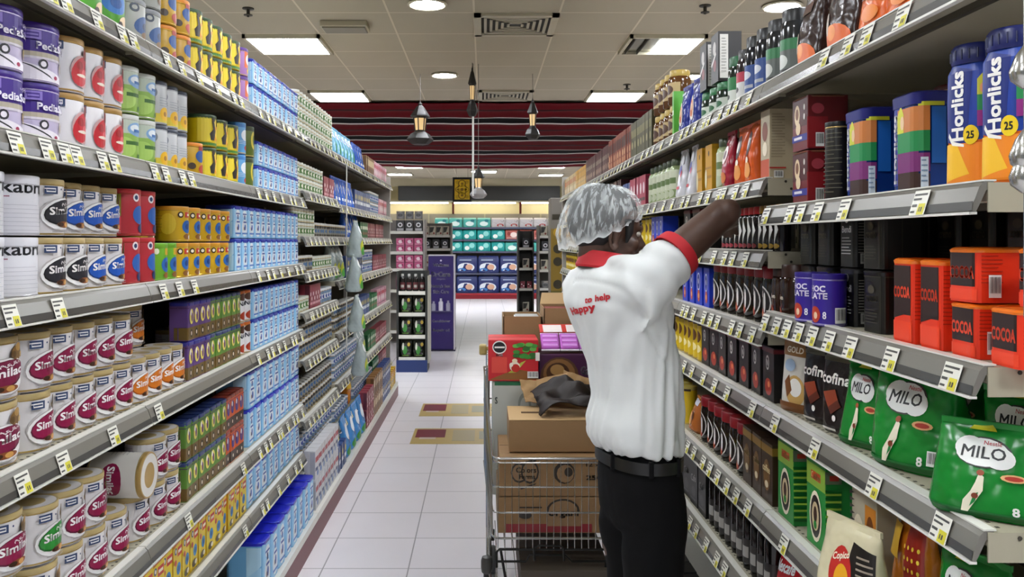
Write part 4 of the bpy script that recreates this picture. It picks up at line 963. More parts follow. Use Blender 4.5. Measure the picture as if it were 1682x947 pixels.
def base_run(side, key, y0, y1, n, word, tiers=1, inset=0.0, turn=0.0, desc=None):
    pk = P[key]; xf = -.87 if side == 'L' else .715
    for c in range(n):
        for t in range(tiers):
            y = y0 + (y1 - y0) * (c + .5) / n; b = pk.d / 2 + inset
            put(pk, xf - b if side == 'L' else xf + b, y, BASE_T + t * (pk.h + .005), (PI / 2 if side == 'L' else -PI / 2) + turn + random.uniform(-.04, .04), word, '' if tiers == 1 else ('upper layer' if t else 'lower layer'), desc)
base_run('L', 'tub_base', 3.30, 4.28, 8, 'baby milk base shelf')
base_run('L', 'brown_tin_side', 2.55, 3.0, 3, 'baby milk base shelf')
base_run('L', 'white_box', 4.32, 5.0, 8, 'baby milk base shelf', 2)
base_run('L', 'navy_box', 5.0, 5.3, 3, 'baby milk base shelf', 1)
base_run('L', 'blue_green_bag', 5.3, 6.2, 4, 'baby milk base shelf', 1)
base_run('L', 'red_box', 6.2, 6.6, 4, 'baby milk base shelf', 2)
base_run('L', 'brown_box', 6.6, 7.2, 6, 'baby milk base shelf', 2)
base_run('L', 'navy_box', 7.2, 7.8, 6, 'baby milk base shelf', 2)
base_run('L', 'yellow_box', 7.8, 8.25, 4, 'baby milk base shelf', 1)
# far bays of the baby milk gondola
far = {
 0: [('white_cup', 4.3, 5.3, 3), ('diaper_blue', 5.35, 6.2, 1), ('blue_bag', 6.25, 6.75, 1), ('brown_box', 6.8, 7.3, 1), ('pink_box', 7.3, 8.2, 1)],
 1: [('white_cup', 4.3, 5.0, 2), ('red_box', 5.0, 5.35, 1), ('blue_bag', 5.4, 6.2, 1), ('navy_box', 6.2, 7.0, 1), ('blue_cup', 7.0, 7.6, 2), ('pink_box', 7.6, 8.2, 1)],
 2: [('white_cup', 4.3, 4.9, 2), ('dark_cup', 4.9, 5.28, 1), ('dark_cup', 5.35, 6.0, 1), ('blue_bag', 6.0, 6.7, 1), ('green_box', 6.7, 7.1, 1), ('red_box', 7.1, 8.2, 1)],
 3: [('dark_cup', 4.3, 4.7, 1), ('white_cup', 4.7, 5.28, 1), ('yellow_green_bag', 5.36, 5.76, 1), ('navy_box', 5.8, 6.6, 1), ('blue_cup', 6.6, 7.2, 2), ('red_box', 7.2, 8.2, 1)],
 4: [('white_cup', 4.3, 4.6, 1), ('red_box', 4.6, 4.9, 1), ('blue_cup', 4.9, 5.28, 1), ('dark_cup', 5.35, 6.2, 2), ('navy_box', 6.2, 7.0, 1), ('green_box', 7.0, 7.5, 1), ('pink_box', 7.5, 8.2, 1)],
 5: [('dark_cup', 4.3, 5.28, 2), ('blue_cup', 5.35, 6.3, 2), ('yellow_green_bag', 6.4, 6.8, 1), ('green_box', 6.9, 7.4, 1), ('red_box', 7.4, 8.2, 1)],
 6: [('dark_cup', 4.3, 5.28, 2), ('blue_cup', 5.35, 5.9, 1), ('orange_net', 5.95, 6.1, 1), ('blue_cup', 6.15, 7.2, 1), ('green_box', 7.2, 7.6, 1), ('red_box', 7.6, 8.2, 1)],
 7: [('blue_cup', 4.3, 5.28, 2)],
}
for k, sp in far.items():
    for key, y0, y1, t in sp:
        for b, lv in ((4.29, LEFT_B4), (5.29, LEFT_FAR)):
            if (b == 4.29 and y0 < 5.29) or (b == 5.29 and y0 >= 5.29):
                if k < len(lv): run('L', lv[k], SN('L', k, True), key, y0, y1, tiers=t, inset=0.0 if k != 2 else .03)
# clear toy bags hung on strips in front of the far shelves
for k, (y, z, key) in enumerate(((5.45, 1.20, 'yellow_green_bag'), (5.55, .93, 'yellow_green_bag'), (5.7, .62, 'yellow_green_bag'), (5.5, 1.42, 'yellow_green_bag'))):
    pk = P[key]; put(pk, -.845, y, z, PI / 2, 'a hanging strip', ('lowest', 'second lowest', 'third lowest', 'topmost')[{.62: 0, .93: 1, 1.20: 2, 1.42: 3}[z]])
m_ = MB(); m_.box(-.9, 5.46, .80, -.897, 5.49, 2.03, mat('#c9c9c4', .4)); m_.box(-.925, 5.46, 2.028, -.897, 5.49, 2.034, mat('#c9c9c4', .4))
tag(m_.build('hanging_strip'), 'thin clear plastic strip holding toy bags at the far shelves', 'hanging strip')

# ---- coffee side, nearest bay and the next
R1, RN, RFA = RIGHT_B1, RIGHT_N, RIGHT_FAR
stock('R', 1.96, SN('R', 0), [('orange_white_pouch', 1560, 1400, dict(n=3)), ('dark_orange_pouch', 1398, 1296, dict(n=2)), ('dark_glass', 1296, 1268, dict(n=1)), ('dark_glass', 1268, 1250, dict(n=1)), ('blue_glass', 1250, 1216, dict(n=2)),
      ('pink_glass', 1216, 1204, dict(n=1)), ('green_glass', 1204, 1186, dict(n=1)), ('green_lid_jar', 1184, 1146, dict(n=3)), ('navy_orange_pouch', 1144, 1108, dict(n=2)), ('lime_pack', 1108, 1102, dict(n=1)), ('gold_jar', 1102, 1070, dict(tiers=2)),
      ('olive_box', 1070, 1036, {}), ('rust_box', 1036, 1000, {}), ('maroon_box', 1000, 962, {}), ('mustard_box', 962, 945, {}), ('cream_small', 945, 925, {})])
upper('R', 1.96, SN('R', 0), 'bw_box', 1184, 1146, 2, .11)
upper('R', 1.96, SN('R', 0), 'dark_glass', 1300, 1262, 1, .0, inset=.1)
stock('R', R1[1], SN('R', 1), [
      ('maroon_canister', 1440, 1380, dict(n=1, inset=.17))])
run('R', R1[1], SN('R', 1), 'nescafe_box', 2.06, 2.17, tiers=2, n=1, inset=-.004, jit=.01)
for key, X, Y, tn, ds in (('dark_canister', .845, 1.995, .0, None), ('horl_box', .89, 1.88, .0, 'blue malt drink tub with rainbow stripe next to the black canister'), ('horl_box', .90, 1.68, .0, 'blue malt drink tub with rainbow stripe next to the tall jars'), ('horl_box', 1.05, 1.60, .0, 'blue malt drink tub standing behind the tall jars'), ('horl_jar', .852, 1.445, .42, 'tall blue and orange malt drink jar beside the tubs'), ('horl_jar', .848, 1.335, .42, 'tall blue and orange malt drink jar at the shelf end')):
    put(P[key], X, Y, R1[1] + .001, -PI / 2 + tn, SN('R', 1), desc=ds)
stock('R', RN[1], SN('R', 1), [('cream_box', 1276, 1236, dict(n=1)), ('orange_pouch', 1234, 1200, dict(n=2)), ('red_pouch', 1200, 1180, dict(n=1)), ('sage_jar', 1180, 1172, dict(n=1)), ('mustard_box', 1172, 1140, dict(n=2)), ('white_pouch', 1138, 1106, dict(n=2)),
      ('sage_jar', 1104, 1062, {}), ('pink_box2', 1060, 1034, {}), ('navy_box', 1034, 1022, {}), ('maroon_box', 1020, 980, {}), ('rust_box', 980, 950, {}), ('cream_small', 950, 926, {})])
stock('R', R1[2], SN('R', 2), [('cocoa_short', 1615, 1545, dict(n=1, tiers=2)), ('cocoa_short', 1682, 1612, dict(n=1)), ('cocoa_tall', 1545, 1505, dict(n=1)), ('cocoa_tall', 1503, 1462, dict(n=1)),
      ('black_tin', 1452, 1380, dict(n=1, tiers=2, inset=.02)), ('black_tin_white', 1385, 1352, dict(n=1, tiers=2, inset=.03)), ('black_tin', 1346, 1290, dict(n=2, tiers=2, inset=.03)), ('purple_choc', 1384, 1350, dict(n=1, inset=-.045, jit=0)), ('purple_choc', 1348, 1326, dict(n=1, inset=-.045, jit=0))])
run('R', R1[2], SN('R', 2), 'black_tin', 1.45, 1.92, tiers=2, inset=.16, n=4)
upper('R', R1[2], SN('R', 2), 'cocoa_short', 1690, 1640, 1, .088, inset=.03)
stock('R', RN[2], SN('R', 2), [('sticks', 1240, 1182, dict(n=8)), ('sticks_gold', 1276, 1241, dict(n=4)), ('black_red_box', 1150, 1120, dict(n=2))])
run('R', RN[2], SN('R', 2), 'blue_pack', 3.75, 4.0, n=3); run('R', RN[2], SN('R', 2), 'yellow_can', 4.0, 4.3, n=3); run('R', RN[2], SN('R', 2), 'black_red_box', 4.3, 4.5, n=2)
stock('R', RN[3], SN('R', 3), [('brown_jar', 1290, 1262, dict(n=2)), ('dark_jar', 1262, 1166, dict(n=7)), ('blue_pack', 1166, 1120, dict(n=4))])
stock('R', R1[3], SN('R', 4), [('gold_pouch', 1316, 1280, dict(n=1, mess=0, turn=.3))])
for key, X, Y, tn, ds in (('milo_front', .835, 1.375, .80, None), ('milo', .965, 1.49, .7, 'green malt drink pouch tucked behind the squat front one'), ('milo_big', .865, 1.655, .42, None), ('milo', .852, 1.825, .40, 'green malt drink pouch next to the dark chocolate pouches'), ('dark_pouch', .835, 1.955, .3, None), ('dark_pouch', .835, 2.075, .3, None), ('milo', 1.04, 1.78, .3, 'green malt drink pouch in the shade at the back'), ('milo', 1.09, 1.62, .3, 'green malt drink pouch in the shade by the shelf back')):
    put(P[key], X, Y, R1[3] + .001, -PI / 2 + tn, SN('R', 4), desc=ds)
stock('R', RN[4], SN('R', 4), [('black_red_box', 1272, 1150, dict(n=7)), ('yellow_can', 1150, 1105, {})])
stock('R', R1[4], SN('R', 5), [('green_coffee_box', 1368, 1312, dict(n=1, jit=0)), ('green_coffee_box', 1312, 1268, dict(n=1, jit=0)), ('bean_pack', 1432, 1372, dict(n=1, inset=.02)), ('orange_net', 1484, 1434, dict(n=1, inset=.02)), ('milo', 1590, 1490, dict(n=1, inset=.02, turn=.4)), ('milo', 1710, 1600, dict(n=1, inset=.02, turn=.4))])
stock('R', RN[5], SN('R', 5), [('brown_gold_box', 1268, 1218, dict(n=3)), ('dark_jar', 1218, 1146, dict(n=6)), ('orange_bag', 1146, 1122, dict(n=1)), ('yellow_can', 1122, 1100, dict(n=3))])
stock('R', RN[6], SN('R', 6), [('red_pack', 1345, 1262, dict(n=2)), ('dark_bottle', 1262, 1160, dict(n=10)), ('black_wine_pack', 1158, 1110, dict(n=4))])
run('R', R1[5], SN('R', 6), 'milo', 1.31, 1.66, n=2)
run('R', R1[4], SN('R', 5), 'snack_bag', 1.57, 1.73, n=1, inset=-.115, turn=.35, jit=0)
base_run('R', 'black_wine_pack', 1.9, 3.3, 13, 'coffee base shelf')
# far bays of the coffee gondola
farR = {
 1: [],
 2: [('maroon_box', 4.5, 5.2, 1), ('cream_small', 5.3, 6.2, 1), ('rust_box', 6.3, 7.2, 1), ('mustard_box', 7.3, 8.2, 1)],
 3: [('blue_pack', 4.4, 5.2, 1), ('mustard_box', 5.3, 6.2, 1), ('cream_small', 6.3, 7.2, 1), ('yellow_can', 7.3, 8.2, 1)],
 4: [('yellow_can', 4.6, 5.2, 1), ('rust_box', 5.3, 6.0, 1), ('pink_box2', 6.0, 7.0, 1), ('maroon_box', 7.1, 8.2, 1)],
}
for k, sp in farR.items():
    for key, y0, y1, t in sp: run('R', RFA[k], SN('R', k, True), key, y0, y1, tiers=t)
# ------------------------------------------------------------------ shop worker reaching into the coffee shelves
from mathutils import noise as mnoise
def fuse(mb, voxel, smooth=6, name='fused'):
    me = mb.mesh(name + '_raw')
    ob = bpy.data.objects.new(name, me); COL.objects.link(ob)
    md = ob.modifiers.new('remesh', 'REMESH'); md.mode = 'VOXEL'; md.voxel_size = voxel; md.use_smooth_shade = True
    bpy.context.view_layer.update()
    dg = bpy.context.evaluated_depsgraph_get()
    out = bpy.data.meshes.new_from_object(ob.evaluated_get(dg))
    bpy.data.objects.remove(ob); bpy.data.meshes.remove(me)
    bm = bmesh.new(); bm.from_mesh(out)
    for _ in range(smooth): bmesh.ops.smooth_vert(bm, verts=bm.verts, factor=.5, use_axis_x=True, use_axis_y=True, use_axis_z=True)
    bm.to_mesh(out); bm.free()
    out.name = name
    return out
def displace(me, fn):
    bm = bmesh.new(); bm.from_mesh(me); bm.normal_update()
    mv = [(v, v.normal.copy() * fn(v.co, v.normal)) for v in bm.verts]
    for v, d in mv: v.co += d
    bm.to_mesh(me); bm.free(); me.update()
def ell_ring(c, ax, bx, n=28, p=2.3):
    c, ax, bx = Vector(c), Vector(ax), Vector(bx); out = []
    for k in range(n):
        a = 2 * PI * k / n
        s = math.copysign(abs(math.sin(a)) ** (2 / p), math.sin(a)); q = math.copysign(abs(math.cos(a)) ** (2 / p), math.cos(a))
        out.append(c + ax * q + bx * s)
    return out
def limb(mb, pts, m, n=20, flat=1.0, flatdir=None):
    """tapering limb through (point, radius) stations, rounded at the ends"""
    P_ = [Vector(p) for p, r in pts]; R_ = [r for p, r in pts]; rings = []
    for i, (p, r) in enumerate(zip(P_, R_)):
        t = (P_[min(i + 1, len(P_) - 1)] - P_[max(i - 1, 0)]).normalized()
        u = Vector((0, 0, 1)) if abs(t.z) < .9 else Vector((1, 0, 0))
        if flatdir is not None: u = Vector(flatdir)
        a = t.cross(u).normalized(); b = t.cross(a).normalized()
        if i == 0: rings.append(ell_ring(p - t * r * .5, a * r * .55, b * r * .55 * flat, n, 2))
        rings.append(ell_ring(p, a * r, b * r * flat, n, 2))
        if i == len(P_) - 1: rings.append(ell_ring(p + t * r * .5, a * r * .55, b * r * .55 * flat, n, 2))
    mb.rings(rings, m)
def ball(mb, c, r, m, basis=None, n=20):
    c = Vector(c); rings = []
    bs = basis or (Vector((1, 0, 0)), Vector((0, 1, 0)), Vector((0, 0, 1)))
    r = r if isinstance(r, (tuple, list)) else (r, r, r)
    for i in range(1, 12):
        t = PI * i / 12
        rings.append([c + bs[0] * (r[0] * math.sin(t) * math.cos(2 * PI * k / n)) + bs[1] * (r[1] * math.sin(t) * math.sin(2 * PI * k / n)) + bs[2] * (-r[2] * math.cos(t)) for k in range(n)])
    mb.rings(rings, m)
TH = math.radians(20)
Fv = Vector((math.cos(TH), math.sin(TH), 0)); Rv = Vector((math.sin(TH), -math.cos(TH), 0)); Zv = Vector((0, 0, 1))
PYC = 2.25
person = empty('person', (.41, PYC, 0))
tag(person, 'shop worker in white polo, black trousers and hairnet reaching into the coffee shelves', 'person')
def plink(nm, me, parent=person):
    o = link(nm, me, parent)
    if parent is person:
        o.location = (-.41, -PYC, 0)
    return o
skin = mat('#4c3428', 0.5, var=.15)
# body: torso, neck, head, both arms with hands, legs - one fused surface
b = MB()
TOR = [(.973, .412, .085, .135), (1.03, .405, .095, .140), (1.112, .405, .092, .140), (1.194, .398, .095, .145), (1.292, .372, .100, .165), (1.374, .352, .104, .185), (1.42, .343, .088, .175), (1.455, .333, .066, .12)]
def torso(mb, m, grow=0.0, zs=TOR):
    mb.rings([ell_ring((x, PYC, z), Fv * (a + grow), Rv * (w + grow)) for z, x, a, w in zs], m)
torso(b, skin, -.034)
HC = Vector((.325, 2.262, 1.560)); HT = math.radians(14)
Hf = Vector((math.cos(HT), math.sin(HT), -.10)).normalized(); Hr = Vector((math.sin(HT), -math.cos(HT), 0)); Hz = Hr.cross(Hf) * 1.0
if Hz.z < 0: Hz = -Hz
def H(f, r, z): return HC + Hf * f + Hr * r + Hz * z
HB = (Hf, Hr, Hz)
ball(b, H(0, 0, .022), (.094, .074, .092), skin, HB)
ball(b, H(.035, 0, -.035), (.066, .060, .080), skin, HB)
ball(b, H(.070, 0, -.088), (.030, .034, .026), skin, HB)
ball(b, H(.020, 0, -.070), (.062, .056, .042), skin, HB)
ball(b, H(.084, 0, .012), (.018, .050, .016), skin, HB)
limb(b, [(H(.092, 0, .005), .009), (H(.104, 0, -.018), .011), (H(.114, 0, -.036), .014)], skin, 12)
ball(b, H(.103, .010, -.038), .010, skin); ball(b, H(.103, -.010, -.038), .010, skin)
ball(b, H(.096, 0, -.062), (.012, .026, .008), skin, HB); ball(b, H(.093, 0, -.073), (.012, .022, .008), skin, HB)
for s in (1, -1):
    ball(b, H(.060, s * .045, -.035), (.026, .020, .022), skin, HB)
    pts = [H(.000 + .017 * math.cos(t), s * (.074 + .012 * (1 - math.cos(t)) * .5), -.022 + .031 * math.sin(t)) for t in [PI * .15 + 1.8 * PI * k / 14 * .9 for k in range(15)]]
    b.tube(pts, .0055, skin, 8)
    ball(b, H(.004, s * .073, -.022), (.012, .007, .022), skin, HB)
    ball(b, H(.006, s * .076, -.050), (.007, .005, .009), skin, HB)
limb(b, [((.334, PYC, 1.40), .062), ((.330, 2.255, 1.46), .056), (H(-.012, 0, -.062), .055), (H(-.01, 0, -.02), .056)], skin, 22)
SH = Vector((.400, 2.10, 1.425)); EL = Vector((.626, 2.20, 1.600)); WR = Vector((.700, 2.44, 1.592))
limb(b, [(SH, .048), (SH.lerp(EL, .35), .048), (SH.lerp(EL, .6), .046), (SH.lerp(EL, .85), .043), (EL, .041), (EL.lerp(WR, .15), .043), (EL.lerp(WR, .35), .043), (EL.lerp(WR, .7), .033), (WR, .026)], skin)
ball(b, EL + Vector((.012, -.012, .006)), .034, skin)
ball(b, (.365, 2.15, 1.39), (.055, .05, .045), skin)
def hand(mb, W, D, U, S, curl, scale=1.0):
    """W wrist, D pointing direction, U back-of-hand normal, S towards the thumb"""
    D, U, S = Vector(D).normalized(), Vector(U).normalized(), Vector(S).normalized()
    pc = W + D * .05 * scale
    mb.rings([ell_ring(W + D * t * scale, S * w * scale, U * h * scale, 16, 2.6) for t, w, h in ((-.01, .026, .020), (.015, .030, .018), (.045, .040, .016), (.075, .042, .014), (.092, .038, .011), (.097, .028, .006))], skin)
    for k, ln in enumerate((.072, .080, .075, .058)):
        base = W + D * .088 * scale + S * (.029 - .0195 * k) * scale
        p = base; d = D.copy(); pts = [(p - D * .012 * scale, .0088 * scale), (p, .0088 * scale)]
        for q, fr in enumerate((.42, .32, .26)):
            ang = curl * (.7, 1.0, .8)[q]
            d = (d * math.cos(ang) - U * math.sin(ang)).normalized() if q == 0 else (Matrix.Rotation(-ang, 3, U.cross(D).normalized()) @ d) if False else (d + (-U * ang * .9)).normalized()
            p = p + d * ln * fr * scale; pts.append((p, (.0082, .0076, .0066)[q] * scale))
        limb(mb, pts, skin, 10)
    p0 = W + D * .022 * scale + S * .024 * scale
    limb(mb, [(p0, .013 * scale), (p0 + (D * .5 + S * .7) * .034 * scale, .0115 * scale), (p0 + (D * .85 + S * .75 - U * .25) * .052 * scale, .0098 * scale), (p0 + (D * 1.2 + S * .62 - U * .5) * .062 * scale, .0085 * scale)], skin, 10)
hand(b, WR, (.30, .95, -.10), (-.2, .1, 1), (-.9, .3, .1), .45)
SL = Vector((.295, 2.405, 1.42)); E2 = Vector((.370, 2.425, 1.13)); W2 = Vector((.47, 2.44, .92))
limb(b, [(SL, .046), (SL.lerp(E2, .4), .045), (E2, .039), (E2.lerp(W2, .3), .038), (W2, .026)], skin)
hand(b, W2, (.25, 0, -.95), (0, 1, .1), (.95, 0, .25), .35)
for s, fx, fy in ((1, .418, 2.185), (-1, .436, 2.325)):
    c = Vector((.41, PYC, 0)) + Rv * (.066 * s)
    limb(b, [((c.x, c.y, .92), .064), ((c.x, c.y, .70), .062), ((fx, fy, .50), .052), ((fx - .01, fy, .34), .050), ((fx - .02, fy, .10), .034), ((fx + .02, fy, .06), .034)], skin)
body = fuse(b, .0042, 5, 'body')
body.materials.clear(); body.materials.append(skin)
plink('body', body)
# eyes, brows
e_ = MB(); br = MB()
for s in (1, -1):
    ball(e_, H(.083, s * .030, -.004), (.010, .013, .009), mat('#d9d2c8', .2), HB, 14)
    ball(e_, H(.0905, s * .031, -.004), (.004, .006, .006), mat('#1b1210', .15), HB, 12)
    br.tube([H(.094, s * .012, .020), H(.093, s * .028, .025), H(.082, s * .048, .020)], [.003, .004, .002], mat('#0b0908', .8), 8)
plink('eyes', e_.mesh('eyes')); plink('eyebrows', br.mesh('eyebrows'))
# hair
hm = mat('#0c0a09', .7, var=.5)
h = MB()
rings = []
for i in range(1, 13):
    t = PI * i / 13 * .97; n = 36; rg = []
    for k in range(n):
        a = 2 * PI * k / n
        rg.append(H(-.006 + .100 * math.sin(t) * math.cos(a), .081 * math.sin(t) * math.sin(a), .026 + .098 * math.cos(t)))
    rings.append(rg)
def hairline(p):
    d = p - HC; f, r, z = d.dot(Hf), d.dot(Hr), d.dot(Hz)
    low = -.085 if f < -.03 else -.085 + (f + .03) * 2.2 if f < .03 else .04 + (f - .03) * .2
    if z < low:
        return HC + Hf * f * .93 + Hr * r * .90 + Hz * (low + (z - low) * .12) if f < .02 else HC + Hf * f * .86 + Hr * r * .86 + Hz * (low + (z - low) * .12)
    return p
h.rings([[hairline(p) for p in rg] for rg in rings], hm)
for s in (1, -1):
    h.tube([H(.040, s * .070, .03), H(.042, s * .072, -.005), H(.038, s * .068, -.034)], [.014, .011, .004], hm, 10)
plink('hair', fuse(h, .004, 2, 'hair')).data.materials.append(hm)
# hairnet
def net_build(nt, b_):
    N, L_ = nt.nodes, nt.links
    tc = N.new('ShaderNodeTexCoord')
    mp = N.new('ShaderNodeMapping'); mp.inputs['Scale'].default_value = (1.0, 1.0, 1.0)
    L_.new(tc.outputs['UV'], mp.inputs[0])
    n1 = N.new('ShaderNodeTexNoise'); n1.inputs['Scale'].default_value = 9; n1.inputs['Detail'].default_value = 3; n1.inputs['Distortion'].default_value = 1.2
    mp.inputs['Scale'].default_value = (5.5, .45, 1)
    L_.new(mp.outputs[0], n1.inputs['Vector'])
    r = N.new('ShaderNodeValToRGB')
    r.color_ramp.elements[0].position = .45; r.color_ramp.elements[0].color = (.13, .13, .13, 1)
    r.color_ramp.elements[1].position = .80; r.color_ramp.elements[1].color = (.75, .75, .75, 1)
    L_.new(n1.outputs['Fac'], r.inputs[0])
    at = N.new('ShaderNodeAttribute'); at.attribute_name = 'rim'
    mx = N.new('ShaderNodeMath'); mx.operation = 'MAXIMUM'
    L_.new(r.outputs[0], mx.inputs[0]); L_.new(at.outputs['Fac'], mx.inputs[1])
    L_.new(mx.outputs[0], b_.inputs['Alpha'])
    b_.inputs['Base Color'].default_value = (.80, .84, .83, 1); b_.inputs['Roughness'].default_value = .6
    bp = N.new('ShaderNodeBump'); bp.inputs['Strength'].default_value = .8; bp.inputs['Distance'].default_value = .006
    L_.new(n1.outputs['Fac'], bp.inputs['Height']); L_.new(bp.outputs[0], b_.inputs['Normal'])
net_m = node_mat('hairnet_fabric', net_build)
vs, fs, uvs, rimv = [], [], [], []
NA, NT = 144, 30
for j in range(NT + 1):
    t = j / NT
    for i in range(NA):
        a = 2 * PI * i / NA
        ph = t * PI * .5
        pk = 1 + (.030 * math.sin(24 * a + 2 * math.sin(9 * t)) + .018 * math.sin(47 * a + 5 * t)) * (1 - t) ** .7
        bulge = math.cos(ph * .97) ** .62
        f = -.012 + .113 * bulge * pk * math.cos(a) * (1.0 + (.05 if math.cos(a) < 0 else 0)); r = .096 * bulge * pk * math.sin(a)
        zr = -.012 + .50 * (.105 * math.cos(a))
        squeeze = .90 + .10 * min(1, t / .12)
        f *= squeeze; r *= squeeze
        z = zr * (1 - math.sin(ph)) + .118 * math.sin(ph) + .004 * math.sin(17 * a + 20 * t)
        vs.append(H(f, r, z)); uvs.append((a / (2 * PI), t)); rimv.append(max(0, 1 - t / .09) * .9)
for j in range(NT):
    for i in range(NA):
        i2 = (i + 1) % NA; fs.append((j * NA + i, j * NA + i2, (j + 1) * NA + i2, (j + 1) * NA + i))
fs.append(tuple(NT * NA + i for i in range(NA)))
m_ = MB(); m_.add(vs, fs, net_m, True); net = m_.mesh('hairnet')
uvl = net.uv_layers.new(name='UVMap')
for lp in net.loops:
    uvl.data[lp.index].uv = uvs[lp.vertex_index]
at = net.attributes.new('rim', 'FLOAT', 'POINT'); at.data.foreach_set('value', rimv)
o = plink('hairnet', net); o['label'] = 'gathered translucent white disposable hairnet'
# shirt
white = mat('#d3d6d4', .75, var=.1)
s_ = MB()
STOR = [(.972, .414, .085, .135), (.977, .412, .099, .148), (1.00, .403, .107, .154), (1.05, .399, .108, .154), (1.112, .404, .100, .148), (1.194, .397, .102, .152), (1.292, .370, .108, .172), (1.36, .353, .117, .196), (1.41, .345, .103, .188), (1.445, .338, .084, .15), (1.468, .332, .068, .085)]
torso(s_, white, 0, STOR)
CF = SH.lerp(EL, .36)
ad = (EL - SH).normalized()
limb(s_, [((.352, 2.17, 1.385), .080), (SH + Vector((.0, 0, -.012)), .080), (SH.lerp(EL, .16) + Vector((.0, 0, -.012)), .071), (CF, .060)], white, 26)
s_.rings([ell_ring(SH.lerp(EL, t) + Vector((0, 0, -.02 - .01 * (1 - t))), Vector((0, 0, 1)) * r, ad.cross(Vector((0, 0, 1))).normalized() * r * .8, 20, 2) for t, r in ((-.1, .085), (.1, .085), (.28, .066), (.36, .058))], white)
limb(s_, [(SL, .072), (SL.lerp(E2, .35), .064), (SL.lerp(E2, .52), .062)], white, 22)
limb(s_, [((.345, PYC - .02, 1.44), .055), ((.39, 2.12, 1.455), .045)], white, 16)
shirt = fuse(s_, .006, 7, 'shirt')
shirt.materials.clear(); shirt.materials.append(white)
def folds(p, nrm):
    d = p - Vector((.37, PYC, 0)); f, r = d.dot(Fv), d.dot(Rv)
    ang = math.atan2(r, f); z = p.z; v = 0
    low = max(0, min(1, (1.38 - z) / .2))
    side = math.exp(-((ang - .95) / .75) ** 2)
    v += .0052 * low * side * math.sin(22 * ang + 2.2 * math.sin(6 * z) )
    v += .0035 * side * low * math.sin(37 * ang + 5 * z)
    back = math.exp(-((abs(ang) - 2.4) / .6) ** 2)
    v += .004 * back * math.sin(30 * (z + .35 * ang)) * max(0, min(1, (1.4 - z) / .1))
    q = (p - SH).dot((EL - SH).normalized())
    if p.y < 2.24 and q > -.09 and z > 1.3:
        up = Vector((0, 0, 1)); v += .0042 * math.sin(75 * q + 18 * (z - 1.4)) * min(1, (q + .09) / .06) * (1 if q < .10 else .4)
    v += .006 * mnoise.noise(p * 7) + .0025 * mnoise.noise(p * 19)
    v -= .004 * math.exp(-((q + .070) / .006) ** 2) if p.y < 2.25 and z > 1.2 else 0
    if z < 1.02: v += .003 * math.sin(14 * ang) * (1.02 - z) / .05 + .0015 * math.sin(31 * ang)
    return v
displace(shirt, folds)
shirt_o = plink('shirt', shirt)
red = mat('#b51420', .7)
# raised-arm cuff, other cuff, collar
c = MB()
side_v = ad.cross(Vector((0, 0, 1))).normalized(); upv = side_v.cross(ad).normalized()
c.rings([ell_ring(CF + ad * t, side_v * r, upv * r * 1.04, 32, 2) for t, r in ((-.004, .0595), (-.004, .0625), (.018, .0615), (.027, .060), (.027, .057), (-.004, .056))], red, caps=False)
o = plink('sleeve_cuff', c.mesh('sleeve_cuff')); o['label'] = 'red knitted cuff on the raised sleeve'
c = MB(); a2 = (E2 - SL).normalized(); CF2 = SL.lerp(E2, .52); s2 = a2.cross(Vector((1, 0, 0))).normalized(); u2 = s2.cross(a2)
c.rings([ell_ring(CF2 + a2 * t, s2 * r, u2 * r, 28, 2) for t, r in ((.02, .060), (.02, .063), (.04, .063), (.045, .061), (.045, .056))], red, caps=False)
o = plink('sleeve_cuff', c.mesh('sleeve_cuff')); o['label'] = 'red knitted cuff'
c = MB()
def coll(z, g, dx=0, tilt=.16):
    ct = Vector((.331 + dx, 2.254, z)); rg = []
    for k in range(40):
        a = 2 * PI * k / 40
        p = ct + Fv * (.066 + g) * math.cos(a) + Rv * (.072 + g) * math.sin(a); p.z -= (.066 * math.cos(a)) * tilt; rg.append(p)
    return rg
c.rings([coll(1.452, .016), coll(1.458, .018), coll(1.474, .010), coll(1.492, .001), coll(1.496, -.003), coll(1.488, -.006), coll(1.455, .002)], red, caps=False)
o = plink('collar', c.mesh('collar')); o['label'] = 'red polo collar'
# embroidered words on the back
bvh = BVHTree.FromPolygons([v.co.copy() for v in shirt.vertices], [tuple(p.vertices) for p in shirt.polygons])
tm = MB()
for word, r0, z0, w, hh, slope in (('Happy', -.050, 1.322, .135, .026, .30), ('to help', .045, 1.362, .095, .022, .30)):
    tv, tf, asp = text_poly(word, .05); pts = []
    for a, bb in tv:
        p = Vector((.35, PYC, 0)) - Fv * .5 + Rv * (r0 + a * w); p.z = z0 + bb * hh + a * w * slope * .6
        hit = bvh.ray_cast(p, Fv); q = hit[0] if hit[0] is not None else p + Fv * .4
        pts.append(q - Fv * .0022)
    tm.add(pts, tf, mat('#c0202c', .6))
o = plink('shirt_lettering', tm.mesh('shirt_lettering')); o['label'] = 'small red words across the back'
